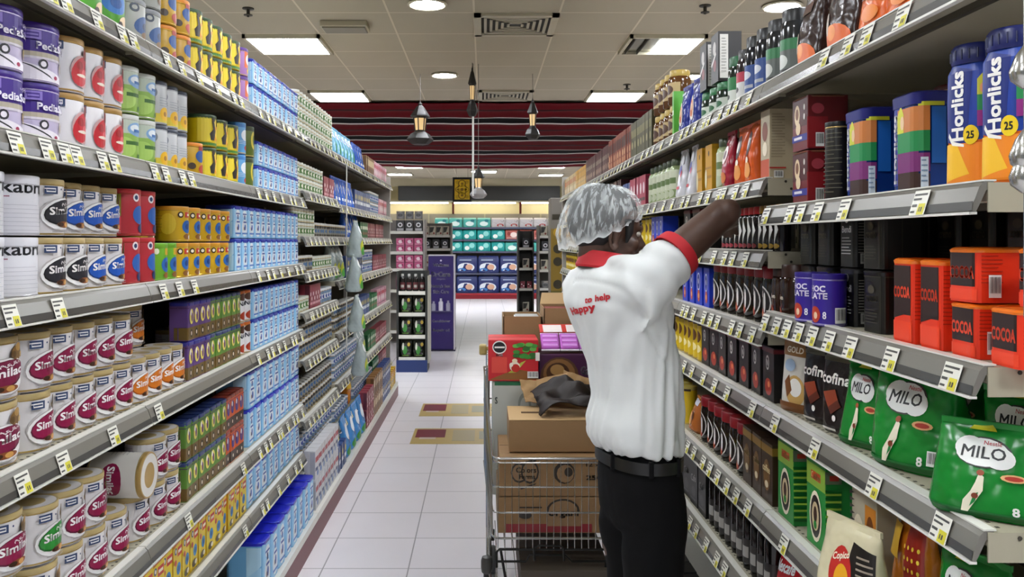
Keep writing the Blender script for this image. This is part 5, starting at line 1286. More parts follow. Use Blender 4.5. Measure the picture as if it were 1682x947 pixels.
# trousers, belt, shoes
blk = mat('#060607', .9, var=.2, spec=.2)
t_ = MB()
t_.rings([ell_ring((x, PYC, z), Fv * a, Rv * w) for z, x, a, w in ((.99, .413, .084, .132), (.95, .414, .088, .138), (.90, .416, .094, .146), (.84, .420, .094, .148), (.79, .422, .09, .146), (.76, .422, .07, .13))], blk)
for s, fx, fy in ((1, .418, 2.185), (-1, .436, 2.325)):
    c0 = Vector((.424, PYC, 0)) + Rv * (.066 * s)
    limb(t_, [((c0.x, c0.y, .86), .080), ((c0.x, c0.y, .76), .084), ((c0.x * .6 + fx * .4, c0.y * .6 + fy * .4, .62), .076), ((fx, fy, .48), .070), ((fx - .01, fy, .30), .064), ((fx - .015, fy, .10), .066), ((fx - .015, fy, .065), .064)], blk, 24)
tr = fuse(t_, .006, 6, 'trousers'); tr.materials.clear(); tr.materials.append(blk)
displace(tr, lambda p, n: .004 * mnoise.noise(p * 9) + .003 * math.sin(40 * p.z + 12 * p.x) * (1 if p.z < .8 else .2))
plink('trousers', tr)
bl = MB()
bl.rings([ell_ring((.4135, PYC, z), Fv * (.088 + g), Rv * (.139 + g), 48) for z, g in ((.937, .004), (.937, .009), (.968, .009), (.968, .004))], mat('#141414', .4), caps=False)
for a in (.3, 1.2, 2.0, 2.9, 4.2, 5.3):
    q = math.atan2(math.sin(a), math.cos(a)); p = Vector((.4135, PYC, 0)) + Fv * (.098 * math.cos(a)) + Rv * (.149 * math.sin(a))
    bl.box(p.x - .006, p.y - .006, .930, p.x + .006, p.y + .006, .974, blk, .002)
bo = plink('belt', bl.mesh('belt'))
bk = MB(); p = Vector((.4135, PYC, 0)) + Fv * .100
bk.box(p.x - .004, p.y - .022, .936, p.x + .004, p.y + .022, .970, mat('#a9a9a9', .25, 1.0), .003); link('buckle', bk.mesh('buckle'), bo)
for fx, fy in ((.418, 2.185), (.436, 2.325)):
    sm = MB(); lth = mat('#121212', .3)
    sm.rings([[Vector((fx - .02, fy, 0)) + Fv * (f + 0) + Rv * (w * math.sin(2 * PI * k / 20)) + Zv * (z0 + (h0 - z0) * (.5 + .5 * math.cos(2 * PI * k / 20))) for k in range(20)] for f, w, z0, h0 in ((-.075, .02, .01, .06), (-.07, .034, .002, .09), (-.02, .04, .002, .10), (.04, .042, .002, .085), (.10, .048, .002, .06), (.16, .046, .002, .052), (.195, .034, .002, .042), (.205, .015, .008, .03))], lth)
    sh_ = plink('shoe', sm.mesh('shoe'))
    so = MB(); so.rings([[Vector((fx - .02, fy, z)) + Fv * f_ + Rv * r_ for f_, r_ in [(.065 + .142 * math.cos(2 * PI * k / 24), .05 * math.sin(2 * PI * k / 24)) for k in range(24)]] for z in (0, .014)], mat('#1c1c1c', .7))
    link('sole', so.mesh('sole'), sh_)
# ------------------------------------------------------------------ wire shopping cart loaded with cartons
chrome = mat('#b4b4b0', .22, .9)
dkchrome = mat('#2c2b29', .3, .6)
CX0, CX1, CY0, CY1 = .03, .47, 3.0, 3.98
cart = empty('shopping_cart', ((CX0 + CX1) / 2, 3.5, 0))
tag(cart, 'chrome wire shopping cart loaded with cartons behind the worker', 'shopping cart')
def cl(nm, mb, parent=cart, lab=None):
    o = link(nm, mb.mesh(nm), parent)
    if parent is cart: o.location = (-(CX0 + CX1) / 2, -3.5, 0)
    if lab: o['label'] = lab
    return o
ZB, ZN, ZH = .464, .750, .93        # basket floor, rim at the nose, rim at the handle
def rimz(y): return ZN + (ZH - ZN) * (y - CY0) / (CY1 - CY0)
def wide(y): return .0 + .03 * (y - CY0) / (CY1 - CY0)
bk = MB()
def loop(z_n, z_h, r):
    pts = []
    xs = (CX0, CX1)
    w1 = wide(CY1)
    c = .03
    P4 = [(CX0 + c, CY0, z_n), (CX1 - c, CY0, z_n), (CX1 - c * .3, CY0 + c * .3, z_n), (CX1, CY0 + c, z_n), (CX1 + w1, CY1, z_h), (CX0 - w1, CY1, z_h), (CX0, CY0 + c, z_n), (CX0 + c * .3, CY0 + c * .3, z_n)]
    bk.tube(P4, r, chrome, 8, closed=True)
for zn, zh, r in ((ZN, ZH, .0045), (.735, .915, .003), (.648, .78, .0034), (.556, .63, .0034), (ZB, ZB + .02, .0045)):
    loop(zn, zh, r)
n = 17
for k in range(n):
    x = CX0 + .02 + (CX1 - CX0 - .04) * k / (n - 1)
    bk.tube([(x, CY0 - .003, ZN - .005), (x, CY0 - .003, ZB - .035), (x, CY0 + .02, ZB - .002), (x, CY1, ZB + .018)], .0015, chrome, 6)
for k in range(36):
    y = CY0 + .02 + (CY1 - CY0 - .03) * k / 35
    for s, x0 in ((-1, CX0), (1, CX1)):
        x = x0 + s * wide(y)
        bk.tube([(x, y, rimz(y)), (x, y, ZB + .01)], .0014, chrome, 5)
cl('basket', bk)
fr = MB()
for s, x in ((-1, CX0 - .012), (1, CX1 + .012)):
    fr.tube([(x, CY1 + .06, 1.0), (x, CY1 + .02, .90), (x, CY1 - .05, .42), (x, CY1 - .10, .20), (x, CY0 + .25, .19), (x, CY0 + .02, .23), (x, CY0 + .0, .34), (x, CY0 + .03, ZB - .01)], .010, chrome, 10)
    fr.tube([(x, CY0 + .03, ZB - .01), (x, CY1 - .05, ZB + .01)], .007, chrome, 8)
fr.tube([(CX0 - .012, CY0 + .02, .23), (CX1 + .012, CY0 + .02, .23)], .008, chrome, 8)
cl('frame', fr)
lt = MB()       # folded lower rack with its bent hoop
lt.tube([(CX0 + .015, CY0 + .0, .36), (CX0 + .015, CY0, .415), (CX0 + .025, CY0, .425), (CX1 - .025, CY0, .425), (CX1 - .015, CY0, .415), (CX1 - .015, CY0, .36)], .005, dkchrome, 8)
lt.tube([(CX0 + .015, CY0 - .002, .382), (CX0 + .12, CY0 - .002, .382), (CX0 + .135, CY0, .405), (CX0 + .26, CY0, .405), (CX0 + .285, CY0, .382), (CX1 - .015, CY0, .382)], .0045, dkchrome, 8)
lt.tube([(CX0 + .15, CY0 - .004, .385), (CX0 + .15, CY0 - .004, .43), (CX0 + .165, CY0 - .004, .44), (CX0 + .24, CY0 - .004, .44), (CX0 + .255, CY0 - .004, .43), (CX0 + .255, CY0 - .004, .385)], .0045, dkchrome, 8)
lt.tube([(CX0 + .03, CY0, .42), (CX0 + .05, CY0 + .01, .30), (CX0 + .07, CY0 + .02, .22)], .005, dkchrome, 8)
lt.tube([(CX1 - .03, CY0, .42), (CX1 - .035, CY0 + .01, .30), (CX1 - .04, CY0 + .02, .22)], .005, dkchrome, 8)
for k in range(12):
    x = CX0 + .02 + (CX1 - CX0 - .04) * k / 11; lt.tube([(x, CY0 + .03, .25), (x, CY1 - .15, .25)], .0022, chrome, 5)
lt.tube([(CX0, CY0 + .03, .247), (CX1, CY0 + .03, .247)], .004, chrome, 6)
cl('lower_rack', lt)
hd = MB(); hd.tube([(CX0 - .03, CY1 + .065, 1.005), (CX1 + .03, CY1 + .065, 1.005)], .014, mat('#a8914c', .4), 12)
for x in (CX0 - .035, CX1 + .035): hd.box(x - .018, CY1 + .04, .98, x + .018, CY1 + .09, 1.03, mat('#b59f62', .4), .008)
cl('handle', hd, lab='tan plastic push handle')
for x in (CX0 - .02, CX1 + .02):
    bp = MB(); bp.lathe([(.014, .34), (.019, .345), (.021, .36), (.021, .385), (.017, .398), (.001, .402)], mat('#3a3a38', .4), 16, (x, CY0 + .0, 0)); bp.lathe([(.012, .25), (.012, .34)], dkchrome, 12, (x, CY0, 0))
    cl('corner_bumper', bp, lab='dark rubber corner bumper')
for x in (CX0 + .01, CX1 - .01):
    for y in (CY0 + .08, CY1 - .12):
        w = MB(); w.tube([(x, y, .20), (x, y, .15)], .009, dkchrome, 8)
        for q in (-.016, .016): w.extrude([(y - .03, .15), (y + .03, .15), (y + .03, .05), (y + .01, .045)], dkchrome, 'x', x + q - .002, x + q + .002)
        o = cl('caster', w)
        t = MB(); t.lathe([(.02, -.013), (.058, -.013), (.062, -.006), (.062, .006), (.058, .013), (.02, .013)], mat('#4a4a4a', .5), 22, (x, y, .0625), 'x')
        link('wheel', t.mesh('wheel'), o)
# cartons
card = mat('#94744f', .8, var=.2); card_d = mat('#5c452c', .85); card_l = mat('#c3a375', .8)
def carton(nm, x0, y0, z0, x1, y1, z1, m, lab, cat='carton', open_top=False, art=None, flaps=None, top=None, rz=0.0):
    w, d, h = x1 - x0, y1 - y0, z1 - z0
    mb = MB(); t = .004
    if open_top:
        mb.box(-w / 2, -d / 2, 0, w / 2, d / 2, t, m)
        mb.box(-w / 2, -d / 2, 0, w / 2, -d / 2 + t, h, m); mb.box(-w / 2, d / 2 - t, 0, w / 2, d / 2, h, m)
        mb.box(-w / 2, -d / 2, 0, -w / 2 + t, d / 2, h, m); mb.box(w / 2 - t, -d / 2, 0, w / 2, d / 2, h, m)
    else:
        mb.box(-w / 2, -d / 2, 0, w / 2, d / 2, h, m, .003)
        mb.box(-w / 2 + .004, -.002, h - .0005, w / 2 - .004, .002, h + .0006, card_d)
    o = mb.build(nm, loc=((x0 + x1) / 2, (y0 + y1) / 2, z0)); o.rotation_euler = (0, 0, rz)
    tag(o, lab, cat)
    if art:
        sh = Shape('box', [(0, w / 2, d / 2), (h, w / 2, d / 2)], cr=.01)
        link('print', sh.art(art, 'print', .0008), o)
    if top: top(o, w, d, h)
    return o
INK = '#2e2418'
apple = [('e', INK, -.62, .60, .16, .26), ('e', '#94744f', -.62, .60, .13, .21), ('e', INK, -.42, .62, .17, .30), ('e', '#94744f', -.42, .62, .14, .25), ('t', INK, 'Colors', -.68, .60, -.30, .74, 0, .04), ('t', INK, 'Farms', -.62, .44, -.32, .56, 0, .04), ('e', INK, -.36, .92, .06, .05), ('p', INK, [(-.60, .22), (-.3, .34), (-.32, .30), (-.58, .18)]),
         ('e', INK, .22, .60, .2, .28), ('e', '#94744f', .24, .58, .16, .23), ('e', INK, .3, .62, .08, .12), ('t', INK, '250', .62, .42, .92, .54, 0, .05), ('t', INK, '12 x 1', .62, .76, .95, .86, 0, .02)]
carton('carton', CX0 + .025, CY0 + .03, .605, CX1 - .03, CY0 + .38, .748, card, 'brown carton printed with an apple, seen through the upper cart wires', art=apple)
oval = [('r', '#8c1f28', -.85, .03, .70, .26), ('e', INK, .18, .62, .30, .34), ('e', '#94744f', .18, .62, .26, .29), ('r', '#94744f', -.12, .2, .5, .55), ('t', INK, 'organi', -.08, .42, .46, .66, 0, .05), ('r', INK, -.6, .7, -.2, .74), ('e', INK, -.5, .5, .12, .1)]
carton('carton', CX0 + .02, CY0 + .03, .472, CX1 - .02, CY0 + .40, .602, card, 'brown carton with a red strip at the bottom of the cart', art=oval)
carton('carton', .092, 3.08, .752, .428, 3.34, .868, card, 'plain brown carton standing on the printed carton in the cart', top=lambda o, w, d, h: (link('top_flaps', (lambda m: (m.box(-w / 2, -d / 2, h + .001, w / 2, d / 2, h + .003, card_l), m.box(-w * .35, -.01, h + .003, -w * .08, .012, h + .005, card_d), m)[-1])(MB()).mesh('top_flaps'), o)))
wm = mat('#b9bcb4', .6)
carton('carton', .035, 3.43, .49, .215, 3.78, .955, wm, 'tall off-white carton with small black print at the cart side', art=[('r', '#1f6a44', -.9, .962, .95, .995), ('t', '#55605c', 'S', -.88, .80, -.76, .86), ('e', '#1c1c1c', -.60, .32, .09, .03), ('e', '#8f948c', .45, .78, .3, .12), ('e', '#b9bcb4', .45, .78, .2, .08), ('r', '#6c6f68', -.45, .3, -.2, .36)])
red_art = [('p', '#8c5a28', [(-.98, .03), (.98, .03), (.98, .2), (.2, .28), (-.2, .22)]), ('p', '#b9bf4a', [(-.2, .2), (.3, .45), (.5, .5), (.1, .2)]), ('r', '#d8483c', -.86, .20, -.25, .58), ('e', '#e8e4e0', -.55, .82, .28, .16), ('e', '#16181c', -.55, .82, .24, .13), ('r', '#e8e4e0', -.74, .80, -.34, .84), ('t', '#f0e8e4', 'HVS', -.68, .60, -.42, .66, 0, .05)]
rl = random.Random(5)
red_art += [('e', ('#3f8c34', '#64b04a', '#2c6a28')[k % 3], .45 + rl.uniform(-.35, .35), .72 + rl.uniform(-.18, .18), .14, .05) for k in range(22)]
red_art += [('e', '#e9dcc8', .05, .36, .2, .12), ('e', '#b8281c', .08, .32, .16, .10), ('e', '#f0e8dc', -.08, .40, .07, .05), ('e', '#e8d8b8', .05, .5, .1, .05)] + barcode(.52, .08, .4, .16) + [('r', '#e9e5e0', .8, .5, .95, .7)]
carton('produce_box', .018, 3.42, .957, .222, 3.62, 1.125, mat('#c4202a', .4), 'red box with a picture of green leaves on top of the off-white carton', 'box', art=red_art)
carton('carton', .085, 3.70, .957, .255, 3.95, 1.195, card, 'open brown carton with white papers inside, behind the red box', open_top=True,
       top=lambda o, w, d, h: link('paper_stack', (lambda m: (m.box(-w * .18, -d * .44, h - .06, w * .47, d * .4, h - .012, mat('#dcdbd6', .7)), [m.box(-w * .15, -d * .40, h - .011 + .003 * q, w * .45, d * .38, h - .0095 + .003 * q, mat('#9fa09c', .7)) for q in range(2)], m)[-1])(MB()).mesh('paper_stack'), o))
carton('carton', .262, 3.66, .96, .435, 3.92, 1.235, card, 'taller open brown carton tinted red inside, next to the worker', open_top=True,
       top=lambda o, w, d, h: link('top_flap', (lambda m: (m.add([(-w / 2, d / 2, h), (w / 2, d / 2, h), (w / 2 - .01, d / 2 + .03, h + .05), (-w / 2 + .01, d / 2 + .03, h + .05)], [(0, 1, 2, 3)], card_l), m.box(-w * .4, -d * .3, h - .03, w * .4, d * .4, h - .01, mat('#7a2a24', .7)), m)[-1])(MB()).mesh('top_flap'), o))
o = carton('carton', .245, 3.44, .47, .45, 3.95, .87, card, 'large brown carton under the purple chocolate box', art=[('t', INK, 'CARE', -.6, .3, .6, .5)])
pur = [('e', '#5a3a24', -.35, .52, .60, .42), ('e', '#8a6238', -.36, .56, .50, .34), ('e', '#4a2c1a', -.4, .60, .36, .22), ('e', '#a8804c', -.42, .66, .22, .12), ('e', '#3a2014', -.2, .4, .3, .14), ('e', '#b89c7c', -.05, .46, .12, .05), ('r', '#7c4a36', -.98, .04, -.15, .26), ('e', '#98604a', -.55, .24, .4, .14),
       ('t', '#d8cfe0', 'Galaxie', .30, .56, .98, .74, 0, .03), ('t', '#c9bcd4', 'choc', .62, .26, .95, .42)]
def pur_top(o, w, d, h):
    m = MB()
    m.box(-w / 2 + .02, -d / 2 + .02, h + .001, w / 2 - .005, d / 2 - .01, h + .03, mat('#c33a2a', .5))
    link('tray', m.mesh('tray'), o)
carton('chocolate_box', .226, 3.45, .873, .49, 3.66, 1.062, mat('#43153f', .45), 'deep purple box with a melted chocolate picture in the cart', 'box', art=pur)
# pink flow-packs leaning on the purple box
pm = mat('#b05ab4', .3, var=.4); pd = mat('#c98ad0', .35)
for k in range(3):
    m = MB(); x0 = .238 + k * .080
    m.box(-.0385, -.05, -.010, .0385, .05, .010, pm, .007)
    for q in range(3): m.box(-.03, -.04 + q * .03, .0095, .03, -.025 + q * .03, .0115, pd)
    m.box(-.0385, .05, -.002, .0385, .058, .002, mat('#d9d2dc', .4)); m.box(-.0385, -.058, -.002, .0385, -.05, .002, mat('#d9d2dc', .4))
    o = m.build('sweets_pack', loc=(x0 + .0385, 3.515, 1.105)); o.rotation_euler = (.55, 0, 0)
    tag(o, 'pink-purple sweets pack on the chocolate box, ' + ('beside the red box', 'the middle pack', 'next to the worker')[k], 'sweets', 'pink sweets packs in the cart')
m = MB(); m.box(-.115, -.03, -.004, .115, .03, .004, mat('#c8382c', .5), .002); m.box(-.10, -.032, .0045, -.02, .02, .006, mat('#e6dcd8', .5)); m.box(.0, -.032, .0045, .09, .02, .006, mat('#e6dcd8', .5))
o = m.build('box_sleeve', loc=(.352, 3.60, 1.152)); o.rotation_euler = (.5, 0, .05); tag(o, 'narrow red and white printed sleeve lying above the pink packs', 'packaging')
# torn cardboard and dark wrapping on the plain carton
def sheet(nm, cx, cy, cz, w, d, rx, ry, rz_, m_, lab, amp=.008, seed=1, cat='cardboard', cells=14, fold=None, th=.003):
    mb = MB(); vs = []; fs = []
    for j in range(cells + 1):
        for i in range(cells + 1):
            u, v = i / cells - .5, j / cells - .5
            q = Vector((u * w, v * d, 0))
            q.z = amp * 3 * mnoise.noise(Vector((u * 4 + seed, v * 4, seed))) + (fold(u, v) if fold else 0)
            if amp > .009: q.x += amp * mnoise.noise(Vector((u * 7, v * 7, seed + 5))); q.y += amp * mnoise.noise(Vector((u * 7, v * 7, seed + 9)))
            vs.append(q)
    for j in range(cells):
        for i in range(cells):
            a = j * (cells + 1) + i; fs.append((a, a + 1, a + cells + 2, a + cells + 1))
    mb.add(vs, fs, m_, amp > .009)
    o = mb.build(nm, loc=(cx, cy, cz)); o.rotation_euler = (rx, ry, rz_); tag(o, lab, cat)
    s = o.modifiers.new('thickness', 'SOLIDIFY'); s.thickness = th; s.offset = 0
    return o
card2 = mat('#a5845a', .8)
sheet('cardboard_piece', .215, 3.36, .925, .13, .12, .65, .1, .3, card2, 'small torn cardboard piece leaning at the off-white carton', .003, 2)
sheet('cardboard_piece', .275, 3.34, .945, .13, .11, .8, -.25, -.2, card2, 'flat tan cardboard piece standing over the dark wrap', .002, 3)
sheet('cardboard_piece', .375, 3.36, .945, .13, .12, .75, .35, .1, card2, 'tan cardboard piece with lighter torn edge beside the worker', .003, 4)
sheet('brown_wrap', .325, 3.22, .915, .26, .20, .30, 0, .15, mat('#1a0e08', .6), 'crumpled dark brown wrapping sheet on the plain carton', .010, 6, 'wrapping', 26, lambda u, v: .045 * (1 - (2 * u) ** 2) + .012 * math.sin(9 * u + 5 * v))
# flattened dark carton on the lower rack
carton('carton', CX0 + .10, CY0 - .03, .252, CX1 - .02, CY0 + .42, .36, mat('#4f463c', .7), 'flattened dark carton on the lower rack of the cart', art=[('t', '#17130f', 'HALLS', .1, .45, .9, .8, 0, .05)])
# ------------------------------------------------------------------ decorations hanging over the aisle
black_m = mat('#171514', .5); warm = mat('#e8c48a', .4, emit=.35); grey_edge = mat('#6d6a66', .4, .5)
def lantern(x, y, ztop, h, w, lab, squeeze=1.0, rod=None, foot=None):
    e = empty('hanging_lantern', (x, y, ztop - h))
    n = 6
    def hexp(r, z): return [(r * math.cos(2 * PI * k / n + .26), r * squeeze * math.sin(2 * PI * k / n + .26), z) for k in range(n)]
    def solid(prof, m, nm):
        mb = MB(); mb.rings([hexp(r * w / 2, z * h) for r, z in prof], m, smooth=False); link(nm, mb.mesh(nm), e)
    solid([(.30, .0), (.62, .01), (.98, .10), (1.0, .13), (.72, .24), (.40, .30), (.38, .33)], black_m if foot is None else foot, 'bowl_base')
    mb = MB()
    for k in range(n):
        a = 2 * PI * k / n + .26
        mb.tube([(w * .19 * math.cos(a), w * .19 * squeeze * math.sin(a), h * .32), (w * .24 * math.cos(a), w * .24 * squeeze * math.sin(a), h * .62)], w * .022, black_m, 6)
    link('bars', mb.mesh('bars'), e)
    solid([(.33, .325), (.43, .60)], warm, 'glass')
    solid([(.50, .60), (.74, .64), (.70, .67), (.46, .78), (.30, .86), (.14, .90), (.16, .93), (.06, .96), (.03, 1.0)], black_m, 'dome')
    mb = MB(); mb.tube([(0, 0, h), (0, 0, CEIL - .002 - (ztop - h))], .0025, grey_edge, 6); link('cord', mb.mesh('cord'), e)
    tag(e, lab, 'lantern', 'festive lanterns over the aisle')
lantern(-.61, 8.0, 2.865, .42, .26, 'wide black festive lantern with warm panes, above the baby milk side')
lantern(.465, 8.0, 2.895, .40, .15, 'narrow black festive lantern with warm panes, above the coffee side')
lantern(-.105, 7.5, 3.10, .46, .105, 'slim dark festive lantern fixed at the ceiling above the white rod')
lantern(-.05, 7.55, 2.21, .30, .16, 'small dark lantern with silver foot at the bottom of the white rod', foot=mat('#a9a9ac', .3, .6))
m = MB(); m.tube([(-.098, 7.5, 2.64), (-.098, 7.5, 1.93)], .009, mat('#d6d6d2', .4), 10); m.tube([(-.098, 7.5, 2.64), (-.098, 7.5, CEIL - .01)], .003, grey_edge, 6)
tag(m.build('decoration_rod'), 'thin white vertical rod hanging from the slim lantern', 'hanging rod')
e = empty('hanging_sign', (-.45, 17.2, 1.98 + .35))
m = MB(); m.box(-.195, -.012, 0, .195, .012, .50, black_m, .004); m.build('board', e)
m = MB(); yl = mat('#f0c828', .5); y2 = mat('#8c6a10', .5)
m.box(-.155, -.016, .045, .155, -.012, .455, yl)
for (cx, cz, r) in ((0, .13, .08), (0, .25, .11), (0, .37, .08), (-.09, .25, .05), (.09, .25, .05), (-.1, .1, .03), (.1, .1, .03), (-.1, .4, .03), (.1, .4, .03)):
    m.lathe([(r, -.017), (r, -.019)], y2, 20, (cx, 0, cz), 'y'); m.lathe([(r * .78, -.018), (r * .78, -.021)], yl, 20, (cx, 0, cz), 'y'); m.lathe([(r * .3, -.02), (r * .3, -.023)], y2, 8, (cx, 0, cz), 'y')
m.build('ornament', e)
m = MB(); m.tube([(-.12, 0, .50), (-.12, 0, CEIL - 2.332)], .003, grey_edge, 6); m.build('cord', e)
m = MB(); m.tube([(.12, 0, .50), (.12, 0, CEIL - 2.332)], .003, grey_edge, 6); m.build('cord', e)
tag(e, 'black-edged yellow ornament board hanging past the canopy', 'sign')

# floor stickers
def sticker(y0, y1, x0, x1, lab):
    e = MB(); cx, cy = (x0 + x1) / 2, (y0 + y1) / 2; w, d = x1 - x0, y1 - y0
    e.box(-w / 2, -d / 2, 0, w / 2, d / 2, .0012, mat('#c9b06a', .35)); o = e.build('floor_sticker', loc=(cx, cy, .0005)); tag(o, lab, 'floor sticker', 'floor stickers')
    a = MB(); dr = mat('#7a2030', .4)
    def R(u0, v0, u1, v1, m, z=.0018): a.box(-w / 2 + u0 * w, -d / 2 + v0 * d, .0012, -w / 2 + u1 * w, -d / 2 + v1 * d, z, m)
    R(.02, .40, .22, .92, dr); a.extrude([(-w / 2 + .06 * w, d * .42), (-w / 2 + .20 * w, d * .42), (-w / 2 + .22 * w, d * -.05), (-w / 2 + .02 * w, d * -.05)], dr, 'z', .0012, .002)
    R(.05, .30, .16, .40, mat('#d8c9c0', .4)); R(.27, .18, .42, .88, mat('#b8ab84', .4)); R(.45, .30, .6, .8, mat('#a8a58a', .4)); R(.62, .4, .95, .5, mat('#8f7a34', .4)); R(.62, .6, .85, .66, mat('#8f7a34', .4))
    link('print', a.mesh('print'), o)
sticker(6.30, 6.82, -.56, .60, 'long yellow floor sticker with a dark red shape, nearer the cart')
sticker(7.30, 7.86, -.57, .45, 'long yellow floor sticker with a dark red shape, further down the aisle')

# ------------------------------------------------------------------ the wall of nappy packs at the back of the store
def pampack(nm, w, h, d, body, bits, cat='nappy pack'):
    return pouch(nm, w, d, h, body, bits, 'nappy_pack', cat, crumple=.004)
def packfront(desc, w, h, body, bits):
    sh = Shape('box', [(0, w / 2 * .94, .10), (h * .12, w / 2, .12), (h * .85, w / 2, .12), (h, w / 2 * .9, .07)], cr=.3)
    mb = MB(); sh.body(mb, mat(body, .4)); return Pack('nappy_pack', 'nappy pack', desc, w, .24, h, mb.mesh('nappy_pack'), [('label', sh.art(bits))])
NP = {
 'teal': packfront('teal nappy pack', .36, .27, '#1f9c98', [('e', '#8fd8d0', .3, .6, .4, .25), ('e', '#e8efe9', -.4, .35, .35, .2), ('r', '#0f6f78', -.9, .75, .2, .9)]),
 'coral': packfront('coral and white nappy pack', .36, .27, '#b8645a', [('e', '#ecd8d0', .2, .5, .5, .25), ('e', '#8c3a34', -.5, .6, .25, .2), ('r', '#efe7e4', -.8, .1, .6, .22)]),
 'navy': packfront('navy and white nappy pack with a baby picture', .56, .46, '#1c2a64', [('e', '#dfe6ee', -.1, .34, .8, .26), ('e', '#d8a88c', .2, .36, .34, .16), ('e', '#3f7ec4', -.5, .2, .4, .1), ('r', '#b9c8e0', -.7, .74, .4, .86)]),
 'mono': packfront('white and dark nappy pack', .36, .26, '#c2bcbc', [('p', '#23232c', [(-.9, .9), (.3, .9), (-.2, .4), (-.9, .6)]), ('e', '#a83a34', .3, .25, .5, .16), ('e', '#1f2030', .6, .75, .25, .16)]),
 'tealw': packfront('pale teal nappy pack with a wave', .36, .26, '#4fb0a4', [('e', '#dff0ea', .0, .4, .6, .24), ('e', '#1c7a80', .4, .7, .3, .14)]),
}
YB = 22.0
e = empty('wall_shelving', (0, YB, 0))
m = MB(); m.box(-4.5, .0, 0, 4.5, .04, .10, mat('#8c1c28', .4)); m.box(-4.5, -.02, .10, 4.5, .0, .15, mat('#a82430', .4)); m.build('kick_plate', e)
m = MB(); m.box(-4.5, .50, 0, 4.5, .54, 2.25, mat('#8f8a80', .6)); m.build('back_panel', e)
SHZ = [.15, .67, 1.24, 1.55, 1.87]
for z in SHZ:
    m = MB(); m.box(-4.5, .0, z - .03, 4.5, .5, z, steel); m.box(-4.5, -.012, z - .035, 4.5, .0, z + .012, mat('#4c4f66', .4)); m.build('shelf_board', e)
for x in (-4.5, -3, -1.5, 0, 1.5, 3, 4.46):
    m = MB(); m.box(x, .46, 0, x + .04, .50, 2.25, steel); m.build('upright', e)
tag(e, 'long wall shelving full of nappy packs with a red kick plate', 'shelving')
rows = [(.15, 'navy', 'bottom nappy shelf'), (.67, 'navy', 'second nappy shelf'), (1.24, None, 'third nappy shelf'), (1.55, None, 'fourth nappy shelf'), (1.87, None, 'top nappy shelf')]
for z, key, w_ in rows:
    x = -1.30
    while x < 1.75:
        kk = key or ({1.24: 'tealw' if x > .2 else 'teal', 1.55: 'teal' if x < .25 else 'coral', 1.87: 'tealw' if x < -.1 else 'mono'}[z])
        pk = NP[kk]
        put(pk, x + pk.w / 2, YB + .14, z + .001, random.uniform(-.05, .05), w_, '', key=x)
        x += pk.w + .012
# lit cornice over the nappy wall
e = empty('lit_cornice', (0, YB, 2.5))
m = MB(); m.box(-4.5, .3, .05, 4.5, .6, .09, mat('#e0dac0', .5)); m.build('canopy_board', e)
m = MB(); 
for k in range(5): m.box(-4.4 + k * 1.8, .32, .02, -2.75 + k * 1.8, .36, .05, mat('#fff6df', .5, emit=16))
m.build('tube_lamp', e)
m = MB()
for k in range(6): m.box(-4.45 + k * 1.8, .30, -.25, -4.40 + k * 1.8, .56, .06, mat('#7a2a20', .5))
m.build('bracket', e)
tag(e, 'lit cornice with tube lamps above the nappy shelves', 'light fitting')

# ------------------------------------------------------------------ shelf ends and stands beyond the gondolas
def endcap(x0, x1, y, zs, ztop, lab, face='#8f8b84', depth=.45):
    e = empty('shelf_stand', ((x0 + x1) / 2, y, 0)); w = (x1 - x0) / 2
    m = MB(); m.box(-w, depth - .03, 0, w, depth, ztop, mat(face, .5)); m.build('back_panel', e)
    for s in (-1, 1):
        m = MB(); m.box(min(s * w, s * (w - .025)), 0, 0, max(s * w, s * (w - .025)), depth - .03, ztop, mat(face, .5)); m.build('side_panel', e)
    for z in zs:
        m = MB(); m.box(-w + .026, .01, z - .025, w - .026, depth - .03, z, steel); m.box(-w + .026, -.004, z - .03, w - .026, .01, z + .012, rail_w); m.build('shelf_board', e)
    tag(e, lab, 'shelving stand'); return e
def fill_front(x0, x1, y, z, key, where, tiers=1, gap=.006, lib=P):
    pk = lib[key]; n = int((x1 - x0) / (pk.w + gap)); 
    for i in range(n):
        for t in range(tiers):
            put(pk, x0 + (x1 - x0) * (i + .5) / n, y + .03 + pk.d / 2, z + .001 + t * (pk.h + .005), random.uniform(-.05, .05), where, '' if tiers == 1 else ('upper layer' if t else 'lower layer'), key=i)
P['pink_pack'] = boxy('pink wipes pack', .12, .08, .10, '#c65a86', [('e', '#f0d8e2', .0, .5, .5, .25), ('e', '#8c2450', .5, .6, .2, .14), ('r', '#e8a8c0', -.8, .1, .8, .2)], 'wipes_pack', 'pack')
P['grey_roll'] = tin('grey wrapped roll', .06, .12, '#8f9092', [('e', '#5a5c60', .0, .5, .4, .2)], '#a8a8aa', name='tissue_roll', cat='roll')
P['dark_white_pack'] = boxy('black and white pack', .12, .08, .17, '#28282c', [('e', '#dcdce0', .0, .6, .6, .2), ('e', '#28282c', .0, .6, .3, .1), ('r', '#b8b8bc', -.8, .1, .8, .3)], 'small_carton', 'pack')
P['cream_black_pack'] = boxy('cream and black pack', .11, .08, .17, '#c2bba8', [('p', '#26241f', [(-.9, .9), (.5, .9), (.0, .4), (-.9, .3)]), ('e', '#8a3a30', .4, .25, .3, .1)], 'small_carton', 'pack')
P['black_green_bag'] = pouch('black bag with green and yellow print', .15, .09, .22, '#15180f', [('e', '#3f8c3a', -.1, .4, .35, .22), ('e', '#d0b23a', .45, .7, .22, .10), ('e', '#e2e6d8', -.4, .6, .16, .2), ('r', '#5a7a34', -.5, .1, .5, .16)], 'snack_bag', 'bag')
